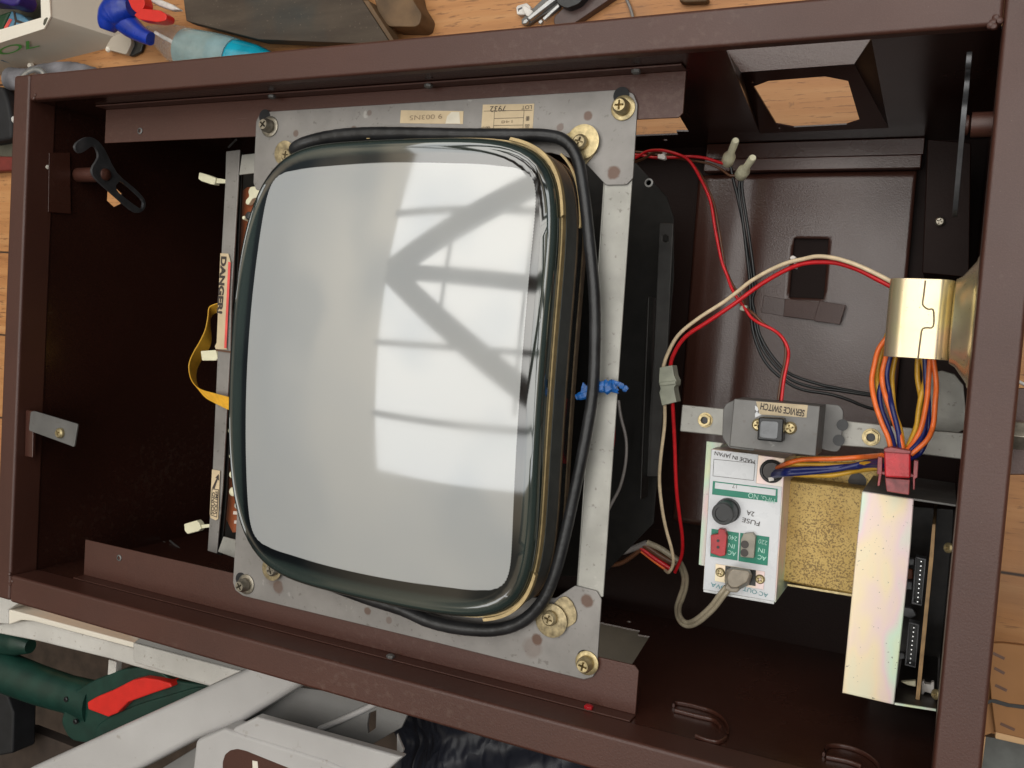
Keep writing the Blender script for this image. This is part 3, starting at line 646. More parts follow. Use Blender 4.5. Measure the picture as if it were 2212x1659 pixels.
# left chassis bar, cross pieces, boards
ZB = -.085
bar = slab('chassis_bar', [(488, 327), (518, 323), (514, 400), (500, 640), (497, 760), (480, 1060), (468, 1196), (448, 1190), (458, 1040), (470, 760), (474, 620), (486, 400)], ZB, .0018, 'galv', mon, .0006)
slab('chassis_bar', [(517, 326), (524, 330), (511, 640), (505, 760), (490, 1060), (478, 1200), (466, 1197), (480, 1060), (498, 760), (504, 640)], ZB - .006, .003, 'chassis_dark', mon, .0006)
slab('cross_bar', [(522, 334), (600, 326), (600, 368), (516, 378)], ZB + .006, .0018, 'galv2', mon, .0006)
slab('cross_bar', [(482, 1159), (560, 1180), (560, 1225), (470, 1192)], ZB + .006, .0018, 'galv2', mon, .0006)
slab('back_plate', [(505, 375), (640, 375), (600, 1200), (470, 1170)], ZB - .03, .002, 'chassis_dark', mon, .0004)
pc = slab('circuit_board', [(524, 412), (534, 404), (640, 404), (640, 1150), (502, 1150), (488, 1120), (496, 870), (514, 640)], ZB - .015, .0016, 'pcb', mon, .0002)
txt('H.OSC', 525, 560, ZB - .015, 7, 'ink_white', pc, 34, rot=math.pi / 2); txt('C408', 537, 497, ZB - .015, 6, 'ink_white', pc, 20, rot=math.pi / 2)
for q, r, m in (((536, 465), .004, 'rubber'), ((497, 930), .0032, 'nylon'), ((500, 985), .0036, 'nylon'), ((501, 1025), .0040, 'nylon'), ((502, 1062), .0046, 'nylon'), ((512, 1092), .004, 'pin'), ((520, 1128), .0045, 'brass_dull'), ((526, 470), .002, 'nylon')):
    bm = bmesh.new(); lathe(bm, at(*q, 'z', ZB - .004), (.1, .1, 1), [(r, -.012), (r, -.001), (r * .8, 0), (r * .2, .0004)], 16); obj('capacitor', bm, m, pc, smooth=True)
slab('wire_clip', [(540, 403), (556, 402), (562, 412), (556, 426), (544, 430), (536, 443), (530, 441), (530, 432), (538, 424), (535, 414)], ZB - .008, .006, 'nylon', mon, .001, rnd=.002)
for q in ((508, 1108), (516, 1118), (510, 1128)):
    slab('resistor', [(q[0] - 4, q[1] - 4), (q[0] + 5, q[1] - 3), (q[0] + 4, q[1] + 4), (q[0] - 5, q[1] + 3)], ZB - .011, .002, 'ink_white', pc, .0003)
# nylon standoffs
for b_, e_, w_ in ((((430, 372), (428, 386), (434, 391), (455, 398), (463, 399), (466, 384), (448, 377)), ((466, 385), (474, 385), (490, 388), (490, 396), (464, 396), (462, 390)), 0),
                   (((433, 758), (466, 756), (470, 774), (466, 779), (436, 779)), ((464, 760), (482, 758), (482, 768), (466, 774), (460, 768)), 0),
                   (((397, 1132), (424, 1124), (430, 1130), (434, 1142), (428, 1148), (404, 1154), (398, 1146)), ((428, 1134), (455, 1132), (455, 1139), (432, 1142)), 0)):
    st = slab('nylon_standoff', list(b_), ZB - .003, .007, 'nylon', mon, .001, rnd=.001)
    slab('stem', list(e_), ZB - .005, .003, 'nylon', st, .0005)
# warning labels
zz = ZB + .0015
wl = slab('warning_label', [(476, 547), (493, 548), (497, 562), (498, 570), (488, 750), (491, 755), (466, 754), (464, 748), (468, 740)], zz, .0004, 'paper', mon, 0)
slab('red_stripe', [(493, 565), (498, 567), (489, 752), (484, 752)], zz + .0002, .0002, 'ink_red', wl, 0)
txt('DANGER!', 479, 616, zz + .0001, 12, 'ink', wl, 124, rot=-math.pi / 2 - .035, bold=.05)
wl = slab('volume_label', [(458, 1014), (475, 1017), (471, 1121), (466, 1124), (455, 1119), (453, 1110)], zz, .0004, 'paper', mon, 0)
for a, b in (((458, 1055), (455, 1112)), ((458, 1056), (472, 1058)), ((472, 1058), (468, 1117)), ((455, 1112), (468, 1117))): line(a, b, zz + .0003, 2.2, 'ink', wl)
txt('SOUND', 460.5, 1087, zz, 6.5, 'ink', wl, 48, rot=math.pi / 2 - .03, bold=.02); txt('VOLUME', 467.5, 1086, zz, 6.5, 'ink', wl, 52, rot=math.pi / 2 - .03, bold=.02)
bm = bmesh.new(); bm.faces.new([bm.verts.new(at(x, y, 'z', zz + .0004)) for x, y in ((458, 1054), (468, 1033), (465, 1032), (472, 1024), (473, 1038), (470, 1036), (463, 1056))]); obj('arrow', bm, 'ink', wl)
line((466, 756), (502, 761), zz, 5, 'w_brown', mon)
# dark chassis cage seen on the right of the tube
slab('chassis_cage', [(1372, 350), (1440, 425), (1455, 470), (1455, 600), (1412, 1130), (1300, 1245), (1200, 1245), (1250, 350)], -.20, .002, 'chassis_dark', mon, .0005)
slab('cage_rail', [(1424, 482), (1455, 482), (1442, 760), (1420, 1030), (1392, 1030), (1412, 760)], -.165, .0015, 'rail_dark', mon, .0008, holes=[[(1431, 510), (1437, 506), (1443, 510), (1443, 520), (1437, 524), (1431, 520)]])
slab('cage_rail', [(1398, 640), (1403, 640), (1385, 1080), (1380, 1080)], -.15, .02, 'chassis_dark', mon, .0008)
# ribbon cable
rb = tag(obj('ribbon_cable', bmesh.new(), 'w_ribbon'), 'yellow flat ribbon cable looping out left of the picture tube', 'cable')
bpy.data.objects.remove(rb)
bm = bmesh.new()
ra = crom(wpts([(500, 653, -.11), (482, 653, -.105), (465, 656, -.10), (451, 664, -.10), (448, 685, -.10), (443, 710, -.10), (432, 735, -.10), (415, 765, -.10), (407, 790, -.10), (412, 820, -.095), (430, 840, -.085), (465, 851, -.076), (504, 861, -.068)], -.10), 5)
rbp = crom(wpts([(500, 672, -.115), (482, 673, -.112), (462, 678, -.115), (453, 690, -.12), (453, 710, -.12), (455, 730, -.12), (452, 750, -.12), (436, 775, -.125), (424, 800, -.125), (424, 828, -.11), (440, 856, -.095), (470, 874, -.082), (504, 890, -.072)], -.1), 5)
M_ = 48; A = []
for p, q in zip(ra, rbp):
    row = []
    u = (q - p); nn = u.cross(V((0, 1, 0))).normalized()
    for k in range(M_ + 1):
        f = k / M_; row.append(bm.verts.new(p + u * f + nn * .0007 * abs(math.sin(f * math.pi * 8))))
    A.append(row)
for r0, r1 in zip(A, A[1:]):
    for k in range(M_): bm.faces.new([r0[k], r0[k + 1], r1[k + 1], r1[k]])
rb = obj('ribbon_cable', bm, 'w_ribbon', smooth=True); sd = rb.modifiers.new('t', 'SOLIDIFY'); sd.thickness = .0006
tag(rb, 'yellow flat ribbon cable looping out left of the picture tube', 'cable')
# blue plastic string tied round the side bar
tie = empty('string_tie', at(1300, 840, 'z', -.04), 'crumpled blue plastic string tying the black coil to the side bar', 'string tie')
for pp, r, nm in (([(1244, 858), (1262, 852), (1280, 842), (1296, 834)], .0030, 'string_end'), ([(1258, 840), (1272, 842), (1290, 838), (1306, 832), (1322, 830)], .0042, 'knot'), ([(1284, 832), (1300, 838), (1318, 836), (1330, 832)], .0040, 'knot'), ([(1318, 828), (1334, 828), (1346, 836), (1355, 843)], .0022, 'string_end'), ([(1322, 830), (1328, 840), (1327, 848)], .0030, 'string_end')):
    obj(nm, tube(bmesh.new(), wpts(pp, -.034), r, 7, False, 4, .5, .35), 'blue_tie', tie, smooth=False)
# ================================================================== STRAP AND SERVICE SWITCH
ZS = -.115
sp = empty('support_strap', at(1780, 930, 'z', ZS - .02), 'long galvanised strap crossing the cabinet under the switch box', 'strap')
bm = bmesh.new(); a = P([(1473, 874), (1800, 906), (2019, 930), (2110, 938), (2110, 1000), (2072, 992), (1880, 968), (1640, 950), (1468, 932)], 'z', ZS); prism(bm, a, (0, 0, -.002))
b0 = P([(1468, 931), (1640, 949), (1880, 967), (2072, 991), (2110, 999)], 'z', ZS - .001)
for p, q in zip(b0, b0[1:]): prism(bm, [p, q, q + V((0, .002, 0)), p + V((0, .002, 0))], (0, 0, -.022))
obj('strap_body', bm, 'galv2', sp, .0010)
nut(1521, 908, ZS + .004, .0052, 'brass', sp); nut(1881, 945, ZS + .004, .0056, 'brass', sp)
tag(slab('fixing_plate', [(2004, 806), (2035, 800), (2062, 808), (2082, 832), (2090, 925), (2070, 935), (1996, 928), (1998, 860)], -.14, .002, 'galv2', None, .0006), 'pitted grey steel plate beside the right rim behind the wire loop', 'plate')
sw = empty('service_switch', at(1675, 925, 'z', -.10), 'grey steel box with a square black push button and torn tan sticker', 'switch box')
ZT = -.075
slab('flange', [(1562, 884), (1568, 872), (1590, 862), (1640, 866), (1630, 975), (1575, 968), (1560, 945)], ZS + .003, .0016, 'steel_dull', sw, .0006, rnd=.002)
slab('flange', [(1750, 872), (1788, 873), (1813, 875), (1822, 888), (1817, 967), (1808, 977), (1786, 974), (1750, 960)], ZS + .006, .0016, 'steel_dull', sw, .0006, rnd=.002)
for q in ((1820, 918, .0), (1812, 951, .0)):
    bm = bmesh.new(); lathe(bm, at(q[0], q[1], 'z', ZS + .0062), (0, 0, 1), [(.0042, 0), (.0042, .0004)], 20); obj('flange_hole', bm, 'rubber', sw)
bm = bmesh.new(); q1 = P([(1585, 861), (1772, 877), (1762, 986), (1575, 965)], 'z', ZT)
prism(bm, q1, (0, 0, -.034)); obj('cover', bm, 'steel_dull', sw, .0009)
slab('sticker', [(1633, 867), (1745, 875), (1742, 902), (1641, 895), (1637, 882)], ZT + .0004, .0003, 'paper_svc', sw, 0)
txt('SERVICE SWITCH', 1690, 885, ZT + .0005, 15, 'ink', sw, 96, rot=math.pi - .075, bold=.02)
slab('torn_label', [(1631, 876), (1640, 882), (1645, 896), (1631, 902)], ZT + .0003, .0002, 'label_white', sw, 0)
txt('H', 1635, 889, ZT + .0006, 7, 'ink', sw, 8, rot=math.pi)
for q in ((1637, 918), (1706, 925)): screw(*q, ZT + .0025, .0046, 'brass', sw, washer=.0052)
bm = bmesh.new(); prism(bm, P([(1638, 901), (1693, 904), (1690, 956), (1635, 951)], 'z', ZT + .012), (0, 0, -.012)); bt = obj('button_bezel', bm, 'rubber', sw, .0014, seg=3)
slab('button_cap', [(1643, 909), (1682, 911), (1679, 949), (1640, 945)], ZT + .0126, .001, 'capgrey', bt, .0004, rnd=.0025)
# ================================================================== POWER UNIT
pu = empty('power_unit', at(1605, 1130, 'z', -.24), 'white and green printed power panel with fuse holder and grey plug', 'power unit')
ZU = -.13
bm = bmesh.new(); prism(bm, P([(1536, 969), (1696, 990), (1676, 1302), (1518, 1275)], 'z', ZU - .0008), (0, 0, -.10)); obj('case', bm, 'zinc', pu, .0008)
slab('side_flange', [(1526, 953), (1562, 957), (1545, 980), (1530, 1225), (1509, 1220)], ZU - .02, .002, 'zinc', pu, .0004)
slab('printed_panel', [(1537, 971), (1638, 982), (1633, 1044), (1689, 1052), (1673, 1299), (1519, 1273)], ZU, .0007, 'label_white', pu, .0002)
slab('lower_edge', [(1519, 1273), (1673, 1299), (1672, 1306), (1519, 1279)], ZU - .0004, .003, 'bare_steel', pu, .0004)
za = ZU + .0003
gb = slab('green_print', [(1540, 1039), (1680, 1056), (1679, 1085), (1538, 1068)], za, .0002, 'label_green', pu, 0)
slab('blank_window', [(1545, 1042), (1676, 1058), (1675, 1071), (1544, 1055)], za + .0002, .0002, 'label_white', gb, 0)
txt('17', 1587, 1050, za + .0001, 9, 'steel_dull', gb, 10)
for a, b in (((1542, 992), (1631, 1001)), ((1631, 1001), (1628, 1038)), ((1628, 1038), (1540, 1028)), ((1540, 1028), (1542, 992))): line(a, b, za, 1, 'ink', pu)
TI = math.pi - .105
txt('MADE IN JAPAN', 1587, 987, za, 11, 'ink', pu, 88, rot=TI); txt('MFG. NO', 1645, 1076, za + .0003, 11, 'ink_pale', gb, 58, rot=TI)
txt('FUSE', 1622, 1127, za, 10, 'ink', pu, 38, rot=TI); txt('2A', 1621, 1109, za, 10, 'ink', pu, 17, rot=TI)
g1_ = slab('green_print', [(1537, 1142), (1596, 1151), (1593, 1211), (1534, 1202)], za, .0002, 'label_green', pu, 0)
g2_ = slab('green_print', [(1599, 1151), (1662, 1160), (1658, 1222), (1595, 1212)], za, .0002, 'label_green', pu, 0)
for tx, x, y, wd, g in (('240', 1583, 1162, 19, g1_), ('IN', 1580, 1179, 14, g1_), ('AC', 1581, 1195, 18, g1_), ('220', 1648, 1171, 19, g2_), ('IN', 1645, 1189, 14, g2_), ('AC', 1646, 1205, 18, g2_)): txt(tx, x, y, za + .0001, 9.5, 'ink_pale', g, wd, rot=TI)
txt('AC·OUT', 1632, 1279, za, 9, 'ink_teal', pu, 54, rot=TI); txt('0VA', 1550, 1266, za, 9, 'ink_teal', pu, 30, rot=TI)
so = slab('red_socket', [(1535, 1156), (1551, 1154), (1552, 1142), (1565, 1144), (1570, 1158), (1566, 1200), (1556, 1202), (1535, 1195)], ZU + .006, .006, 'red_plastic', pu, .0005)
for q in ((1551, 1168), (1551, 1182)):
    bm = bmesh.new(); lathe(bm, at(*q, 'z', ZU + .0062), (0, 0, 1), [(.0012, 0), (.0012, .0002)], 10); obj('pin_hole', bm, 'rubber', so)
so = slab('grey_socket', [(1600, 1166), (1606, 1153), (1626, 1151), (1632, 1160), (1628, 1206), (1599, 1203)], ZU + .005, .005, 'grey_plastic', pu, .0005)
for q in ((1609, 1176), (1608, 1194)):
    bm = bmesh.new(); lathe(bm, at(*q, 'z', ZU + .0052), (0, 0, 1), [(.0031, 0), (.0031, .0002)], 18); obj('pin_hole', bm, 'pcb_dark', so)
c = at(1573, 1102, 'z', ZU); bm = bmesh.new(); lathe(bm, c, (-.02, -.03, 1), [(.0100, 0), (.0098, .004), (.0090, .004), (.0088, .017), (.0082, .0185), (.0060, .0185), (.0058, .0172), (.0002, .0172)], 36); obj('fuse_holder', bm, 'rubber', pu, smooth=True)
op = slab('outlet_plate', [(1546, 1218), (1652, 1235), (1649, 1274), (1544, 1255)], za + .0006, .0006, 'zinc', pu, .0001)
slab('outlet_socket', [(1567, 1222), (1633, 1232), (1632, 1266), (1565, 1256)], za + .0008, .0004, 'rubber', op, 0)
screw(1555, 1237, za + .002, .0038, 'brass', pu); screw(1641, 1252, za + .002, .0038, 'brass', pu)
c = at(1667, 1018, 'z', ZU + .0002); bm = bmesh.new(); lathe(bm, c, (0, 0, 1), [(.0092, -.0006), (.0092, .0006), (.0084, .0012), (.0074, .0009), (.0072, -.0006)], 32); obj('grommet', bm, 'rubber', pu, smooth=True)
bm = bmesh.new(); lathe(bm, c, (0, 0, 1), [(.0068, -.0002), (.0068, .0004)], 24); obj('grommet_throat', bm, 'pcb_dark', pu)
slab('paper_tag', [(1659, 1032), (1671, 1030), (1672, 1038), (1661, 1040)], ZU + .003, .001, 'nylon_white', pu, .0002)
# mains plug and its flat cord
cord = empty('mains_cord', at(1595, 1255, 'z', ZU), 'beige twin flat cord with a moulded plug in the power panel outlet', 'power cord')
bm = bmesh.new(); top = P([(1576, 1234), (1583, 1229), (1616, 1233), (1621, 1240), (1614, 1258), (1592, 1270), (1580, 1270), (1572, 1262), (1570, 1248)], 'z', ZU + .024)
bot = P([(1570, 1230), (1580, 1225), (1620, 1230), (1626, 1242), (1618, 1264), (1594, 1276), (1578, 1275), (1566, 1266), (1565, 1246)], 'z', ZU + .002)
prism(bm, top, (0, 0, 0), pts2=bot); obj('plug', bm, 'plug', cord, .0012, seg=3)
slab('plug_neck', [(1572, 1256), (1598, 1262), (1594, 1281), (1578, 1280), (1563, 1272)], ZU + .020, .014, 'plug', cord, .0015, rnd=.002, seg=3)
cp_ = [(1455, 1205, -.22), (1466, 1214, -.215), (1474, 1228, -.21), (1480, 1248, -.20), (1478, 1270, -.19), (1471, 1292, -.18), (1465, 1310, -.17), (1466, 1330, -.155), (1476, 1345, -.145), (1491, 1348, -.14), (1512, 1337, -.13), (1540, 1311, -.12), (1558, 1287, -.115), (1572, 1270, -.115)]
cc = wpts(cp_, 0)
for sgn in (-1, 1):
    pts = []
    for i, p in enumerate(cc):
        t = cc[min(i + 1, len(cc) - 1)] - cc[max(i - 1, 0)]; s_ = t.cross(V((0, 0, 1))).normalized(); pts.append(p + s_ * .00165 * sgn)
    obj('conductor', tube(bmesh.new(), pts, .0019, 10), 'w_beige', cord, smooth=True)
# transformer
tr_ = empty('transformer', at(1775, 1160, 'z', -.25), 'speckled tarnished gold transformer can right of the power panel', 'transformer')
bm = bmesh.new(); prism(bm, P([(1701, 1036), (1790, 1045), (1885, 1058), (1850, 1286), (1760, 1270), (1687, 1255)], 'z', -.165), (0, 0, -.09)); obj('can', bm, 'gold_tin', tr_, .002, seg=3)
slab('can_lip', [(1700, 1261), (1845, 1284), (1845, 1290), (1700, 1266)], -.165, .004, 'brass', tr_, .0004)
fl = slab('fixing_flange', [(1697, 985), (1905, 985), (1905, 1062), (1700, 1034)], -.185, .003, 'gold_tin', tr_, .0006)
for q, r in (((1758, 1003), .005), ((1852, 1040), .007), ((1742, 1020), .003)):
    bm = bmesh.new(); lathe(bm, at(*q, 'z', -.1848), (0, 0, 1), [(r, 0), (r, .0004)], 20); obj('flange_hole', bm, 'pcb_dark', fl)
# ================================================================== BOARD BRACKET
bb = empty('board_bracket', at(1960, 1300, 'z', -.24), 'iridescent zinc plated channel enclosing a circuit board on the right wall', 'bracket')
ZK = -.085
fp_ = P([(1862, 1062), (1974, 1078), (1967, 1180), (1955, 1300), (1931, 1523), (1819, 1497)], 'z', ZK)
bm = bmesh.new(); prism(bm, fp_, (0, 0, -.0016)); obj('front_face', bm, 'zinc', bb, .0008)
bm = bmesh.new(); lw = P([(1862, 1062), (1819, 1497)], 'z', ZK - .0016); prism(bm, [lw[0] + V((0, 0, 0)), lw[1], lw[1] + V((.0014, 0, 0)), lw[0] + V((.0014, 0, 0))], (0, 0, -.12)); obj('side_face', bm, 'zinc', bb, .0004)
bm = bmesh.new(); a0, a1 = at(1863, 1060, 'z', ZK - .0008), at(2066, 1090, 'z', ZK - .0008); prism(bm, [a0, a1, a1 + V((0, -.0016, 0)), a0 + V((0, -.0016, 0))], (0, 0, -.125)); obj('end_face', bm, 'steel_dull', bb, .0004)
bm = bmesh.new(); a0, a1 = at(1932, 1523, 'z', ZK - .0008), at(2022, 1537, 'z', ZK - .0008); prism(bm, [a0, a1, a1 + V((0, .0016, 0)), a0 + V((0, .0016, 0))], (0, 0, -.0018)); obj('end_lip', bm, 'zinc', bb, .0003)
bm = bmesh.new(); prism(bm, [a0, a1, a1 + V((0, .0016, 0)), a0 + V((0, .0016, 0))], (0, 0, -.125)); bmesh.ops.translate(bm, verts=bm.verts, vec=(0, -.0001, -.002)); obj('end_face', bm, 'pcb_dark', bb, .0003)  # inner face of the zinc channel in near-black, its shade painted in
slab('back_face', [(1900, 1090), (2060, 1100), (2040, 1500), (1880, 1480)], -.21, .002, 'pcb_dark', bb, .0004)
slab('board_edge', [(2014, 1133), (2021, 1133), (2017, 1200), (1986, 1518), (1977, 1517), (2008, 1200)], -.10, .10, 'pcb_tan', bb, .0002)
for hq, pa, pb, n_ in (([(1978, 1203), (2001, 1208), (1991, 1309), (1969, 1304)], (1990, 1213), (1982, 1300), 10), ([(1963, 1344), (1986, 1349), (1978, 1443), (1954, 1437)], (1974, 1356), (1966, 1432), 9)):
    cxm = sum(p[0] for p in hq) / 4; cym = sum(p[1] for p in hq) / 4
    inn = [(cxm + (x - cxm) * .72, cym + (y - cym) * .94) for x, y in hq]
    hd = slab('pin_header', hq, -.135, .010, 'conn_grey', bb, .0002, holes=[inn])
    slab('header_base', inn, -.142, .002, 'rubber', hd, 0)
    for i in range(n_):
        f = i / (n_ - 1); c = at(pa[0] + (pb[0] - pa[0]) * f, pa[1] + (pb[1] - pa[1]) * f, 'z', -.136)
        bm = bmesh.new(); box(bm, c.x - .0004, c.x + .0004, c.y - .0004, c.y + .0004, -.143, -.136); obj('pin', bm, 'pin', hd)
for q in ([(1946, 1206), (1976, 1208), (1975, 1222), (1945, 1220)], [(1944, 1255), (1972, 1257), (1971, 1275), (1943, 1273)], [(1938, 1308), (1972, 1315), (1980, 1330), (1966, 1336), (1936, 1325)], [(1928, 1408), (1955, 1412), (1955, 1424), (1926, 1428)]):
    slab('component', q, -.15, .006, 'capgrey', bb, .0008)
slab('component', [(1944, 1228), (1972, 1230), (1972, 1252), (1942, 1250)], -.155, .004, 'pcb', bb, .0008)
slab('board_support', [(1946, 1473), (1978, 1471), (1978, 1484), (1960, 1480)], -.115, .004, 'nylon', bb, .0005)
slab('board_support', [(1990, 1473), (1996, 1470), (1998, 1477), (2011, 1479), (2012, 1474), (2018, 1474), (2018, 1500), (1998, 1495), (1994, 1501), (1990, 1500)], -.112, .005, 'nylon_white', bb, .0005)
for q in ((2018, 1500), (2045, 1183)): screw(*q, -.10, .0036, 'brass', bb, n=(-.6, .1, .7))
# red connector
rc = empty('red_connector', at(1944, 1010, 'z', -.08), 'red plastic connector joining orange, blue and yellow wires', 'connector')
slab('plug_half', [(1909, 971), (1925, 967), (1967, 974), (1967, 1034), (1911, 1031)], -.062, .016, 'red_conn', rc, .0015, seg=3)
slab('socket_half', [(1911, 1031), (1966, 1036), (1964, 1070), (1915, 1062)], -.068, .014, 'red_conn_dim', rc, .0008)
slab('wire_entry', [(1908, 969), (1924, 966), (1968, 974), (1967, 981), (1910, 977)], -.060, .016, 'red_conn_dim', rc, .0006)
for q in ([(1896, 987), (1906, 988), (1905, 1022), (1900, 1050), (1895, 1050), (1898, 1025), (1894, 1024)], [(1974, 994), (1984, 996), (1982, 1032), (1977, 1034), (1976, 1058), (1972, 1058), (1972, 1030)]):
    slab('latch_arm', q, -.066, .006, 'red_conn_dim', rc, .0005)
slab('latch_bridge', [(1900, 1018), (1912, 1020), (1912, 1026), (1900, 1024)], -.067, .006, 'red_conn_dim', rc, .0004)
slab('latch_bridge', [(1966, 1024), (1978, 1026), (1977, 1032), (1966, 1030)], -.067, .006, 'red_conn_dim', rc, .0004)
# loudspeaker
spk = empty('loudspeaker', V((.815, .303, -.09)), 'gold plated loudspeaker magnet housing fixed to the right wall', 'loudspeaker')
prof = []
x0, x1, zt, zb, rr = .7885, .8285, -.058, -.092, .013
for (cx_, cz_, a0) in ((x1 - rr * .7, zt - rr, 90), (x0 + rr, zt - rr, 180)):
    for k in range(9):
        a = math.radians(a0 - 90 + k * 90 / 8) if False else math.radians(a0 - 90 + k * 11.25)
        prof.append((cx_ + rr * math.cos(a) * (1 if a0 == 180 else .7), cz_ + rr * math.sin(a)))
prof = prof + [(x0, zb), (x1 - .004 + .0, zb)]
bm = bmesh.new(); prism(bm, [V((x, .277, z)) for x, z in prof], (0, .0525, 0)); yk = obj('magnet_yoke', bm, 'zinc_y', spk, .0004)
# seam with its key shaped joint: a narrow dark gap line standing in the sheet
seam = [(1999, 606), (1995, 640), (1993, 655), (1996, 662), (2005, 668), (2014, 668), (2017, 676), (2017, 700), (2012, 708), (2002, 708), (1992, 712), (1988, 735), (1983, 776)]
obj('seam', tube(bmesh.new(), [V((p.x, p.y, -.0581)) for p in wpts(seam, -.058)], .0006, 6), 'gold_edge', yk, smooth=True)
bm = bmesh.new(); lathe(bm, V((.8425, .303, -.075)), (-1, 0, 0), [(.044, 0), (.044, .001), (.0425, .002), (.041, .002), (.038, .004), (.030, .010), (.028, .0135), (.022, .0145)], 48); obj('cone_basket', bm, 'zinc_y', spk, smooth=True)
# ================================================================== WIRING
def loom(name, loc, label, cat='wire', group=None): return empty(name, loc, label, cat, group)
h1 = loom('wire_loop', at(1930, 850, 'z', -.10), 'loop of orange, yellow and blue wires hanging below the gold loudspeaker', 'wiring')
ZA, ZC = -.085, -.070
for m, pts in (('w_orange', [(1917, 728), (1899, 754), (1888, 787), (1885, 826), (1890, 870), (1905, 915), (1919, 944), (1925, 974)]),
               ('w_orange', [(1918, 756), (1905, 797), (1905, 826), (1914, 860), (1934, 915), (1945, 944), (1950, 976)]),
               ('w_yellow', [(1919, 715), (1905, 760), (1896, 800), (1895, 836), (1900, 870), (1914, 915), (1928, 950), (1938, 976)]),
               ('w_blue', [(1924, 765), (1917, 807), (1921, 846), (1929, 880), (1940, 930), (1946, 974)]),
               ('w_blue', [(1910, 810), (1900, 850), (1905, 885), (1918, 920), (1929, 950), (1933, 976)]),
               ('w_yellow', [(1935, 768), (1927, 807), (1928, 845), (1934, 890), (1945, 930), (1952, 974)]),
               ('w_yellow', [(1982, 770), (1982, 816), (1988, 867), (1981, 915), (1970, 943), (1958, 972)]),
               ('w_orange', [(2009, 772), (2007, 826), (2003, 865), (1990, 922), (1976, 952), (1958, 974)]),
               ('w_orange', [(2015, 772), (2021, 826), (2020, 870), (2014, 918), (2002, 952), (1968, 982)]),
               ('w_blue', [(1999, 772), (2000, 820), (2002, 870), (1996, 930), (1982, 958), (1962, 976)]),
               ('w_blue', [(2003, 830), (2006, 880), (2005, 925), (2000, 955), (1986, 981), (1962, 992)]),
               ('w_yellow', [(1992, 772), (1998, 812), (1990, 850), (1984, 890), (1978, 925), (1962, 966)])):
    n = len(pts); wire('wire', [(x + random.uniform(-1, 1), y, (-.006 if m == 'w_yellow' else 0) + ZA + (ZC - ZA) * i / (n - 1) - .006 * math.sin(math.pi * i / (n - 1)) * random.random()) for i, (x, y) in enumerate(pts)], 0, .00175, m, h1)
h2 = loom('wire_bundle', at(1780, 1010, 'z', -.11), 'orange, blue and yellow wires running from power panel to red connector', 'wiring')
for m, pts in (('w_orange', [(1905, 984, -.075), (1860, 988), (1803, 991), (1760, 992), (1730, 994), (1700, 1001), (1676, 1012, -.135)]), ('w_blue', [(1900, 1002, -.08), (1860, 1004), (1800, 1010), (1740, 1016), (1695, 1020), (1666, 1024, -.137)]),
               ('w_blue', [(1900, 996, -.08), (1870, 1000), (1845, 1006), (1800, 1016), (1740, 1021), (1695, 1025), (1664, 1029, -.137)]), ('w_blue', [(1905, 1006, -.08), (1860, 1008), (1800, 1012), (1740, 1012), (1700, 1015), (1670, 1020, -.137)]),
               ('w_yellow', [(1900, 1010, -.08), (1850, 1018), (1800, 1025), (1760, 1026), (1715, 1024), (1680, 1020, -.137)]), ('w_yellow', [(1898, 1000, -.08), (1850, 1004), (1800, 1004), (1750, 1004), (1710, 1003), (1672, 1012, -.137)])):
    wire('wire', [(p[0], p[1], (p[2] if len(p) > 2 else -.105) - (.005 if m == 'w_yellow' else 0)) for p in pts], 0, .0019, m, h2)
sl_ = loom('speaker_wire', at(1600, 650, 'z', -.12), 'cream and red twin wire arching up to the loudspeaker', 'wire pair')
wire('wire', [(1431, 800), (1440, 767), (1465, 724), (1510, 687), (1560, 655), (1592, 631), (1620, 609), (1660, 586), (1700, 569), (1735, 559), (1765, 555), (1800, 558), (1845, 570), (1890, 590), (1935, 614)], (-.13, -.075), .00155, 'w_cream', sl_)
wire('wire', [(1447, 798), (1455, 767), (1480, 729), (1530, 695), (1585, 657), (1640, 617), (1690, 586), (1730, 571), (1770, 566), (1810, 569), (1855, 583), (1895, 603), (1935, 624)], (-.13, -.077), .0017, 'w_red', sl_)
ic = tag(obj('inline_connector', prism(bmesh.new(), fillet(P([(1425, 794), (1452, 789), (1456, 812), (1461, 822), (1460, 832), (1456, 836), (1456, 842), (1461, 868), (1430, 876), (1424, 848), (1427, 840), (1423, 826)], 'z', -.118), .0004), (0, 0, -.014)), 'nylon_grey', None, .0012, seg=3), 'cloudy white two-way plug connector beside the dark chassis', 'connector')
bm = bmesh.new(); prism(bm, P([(1424, 826), (1459, 822), (1459, 830), (1425, 834)], 'z', -.1165), (0, 0, -.01)); obj('ridge', bm, 'nylon_grey', ic, .0006)
lw_ = loom('lower_wire', at(1445, 1050, 'z', -.14), 'cream and red wires dropping straight below the inline connector', 'wire pair')
wire('wire', [(1436, 874), (1434, 920), (1427, 990), (1424, 1040), (1430, 1100), (1440, 1145), (1452, 1190), (1453, 1218), (1446, 1235), (1437, 1232)], (-.125, -.20), .0015, 'w_cream', lw_)
wire('wire', [(1453, 870), (1457, 950), (1462, 1050), (1468, 1115), (1474, 1160), (1472, 1200), (1458, 1236)], (-.125, -.20), .0016, 'w_red', lw_)
lc = loom('lower_cable', at(1420, 1210, 'z', -.21), 'group of red, orange and brown wires lying deep below the tube', 'cable')
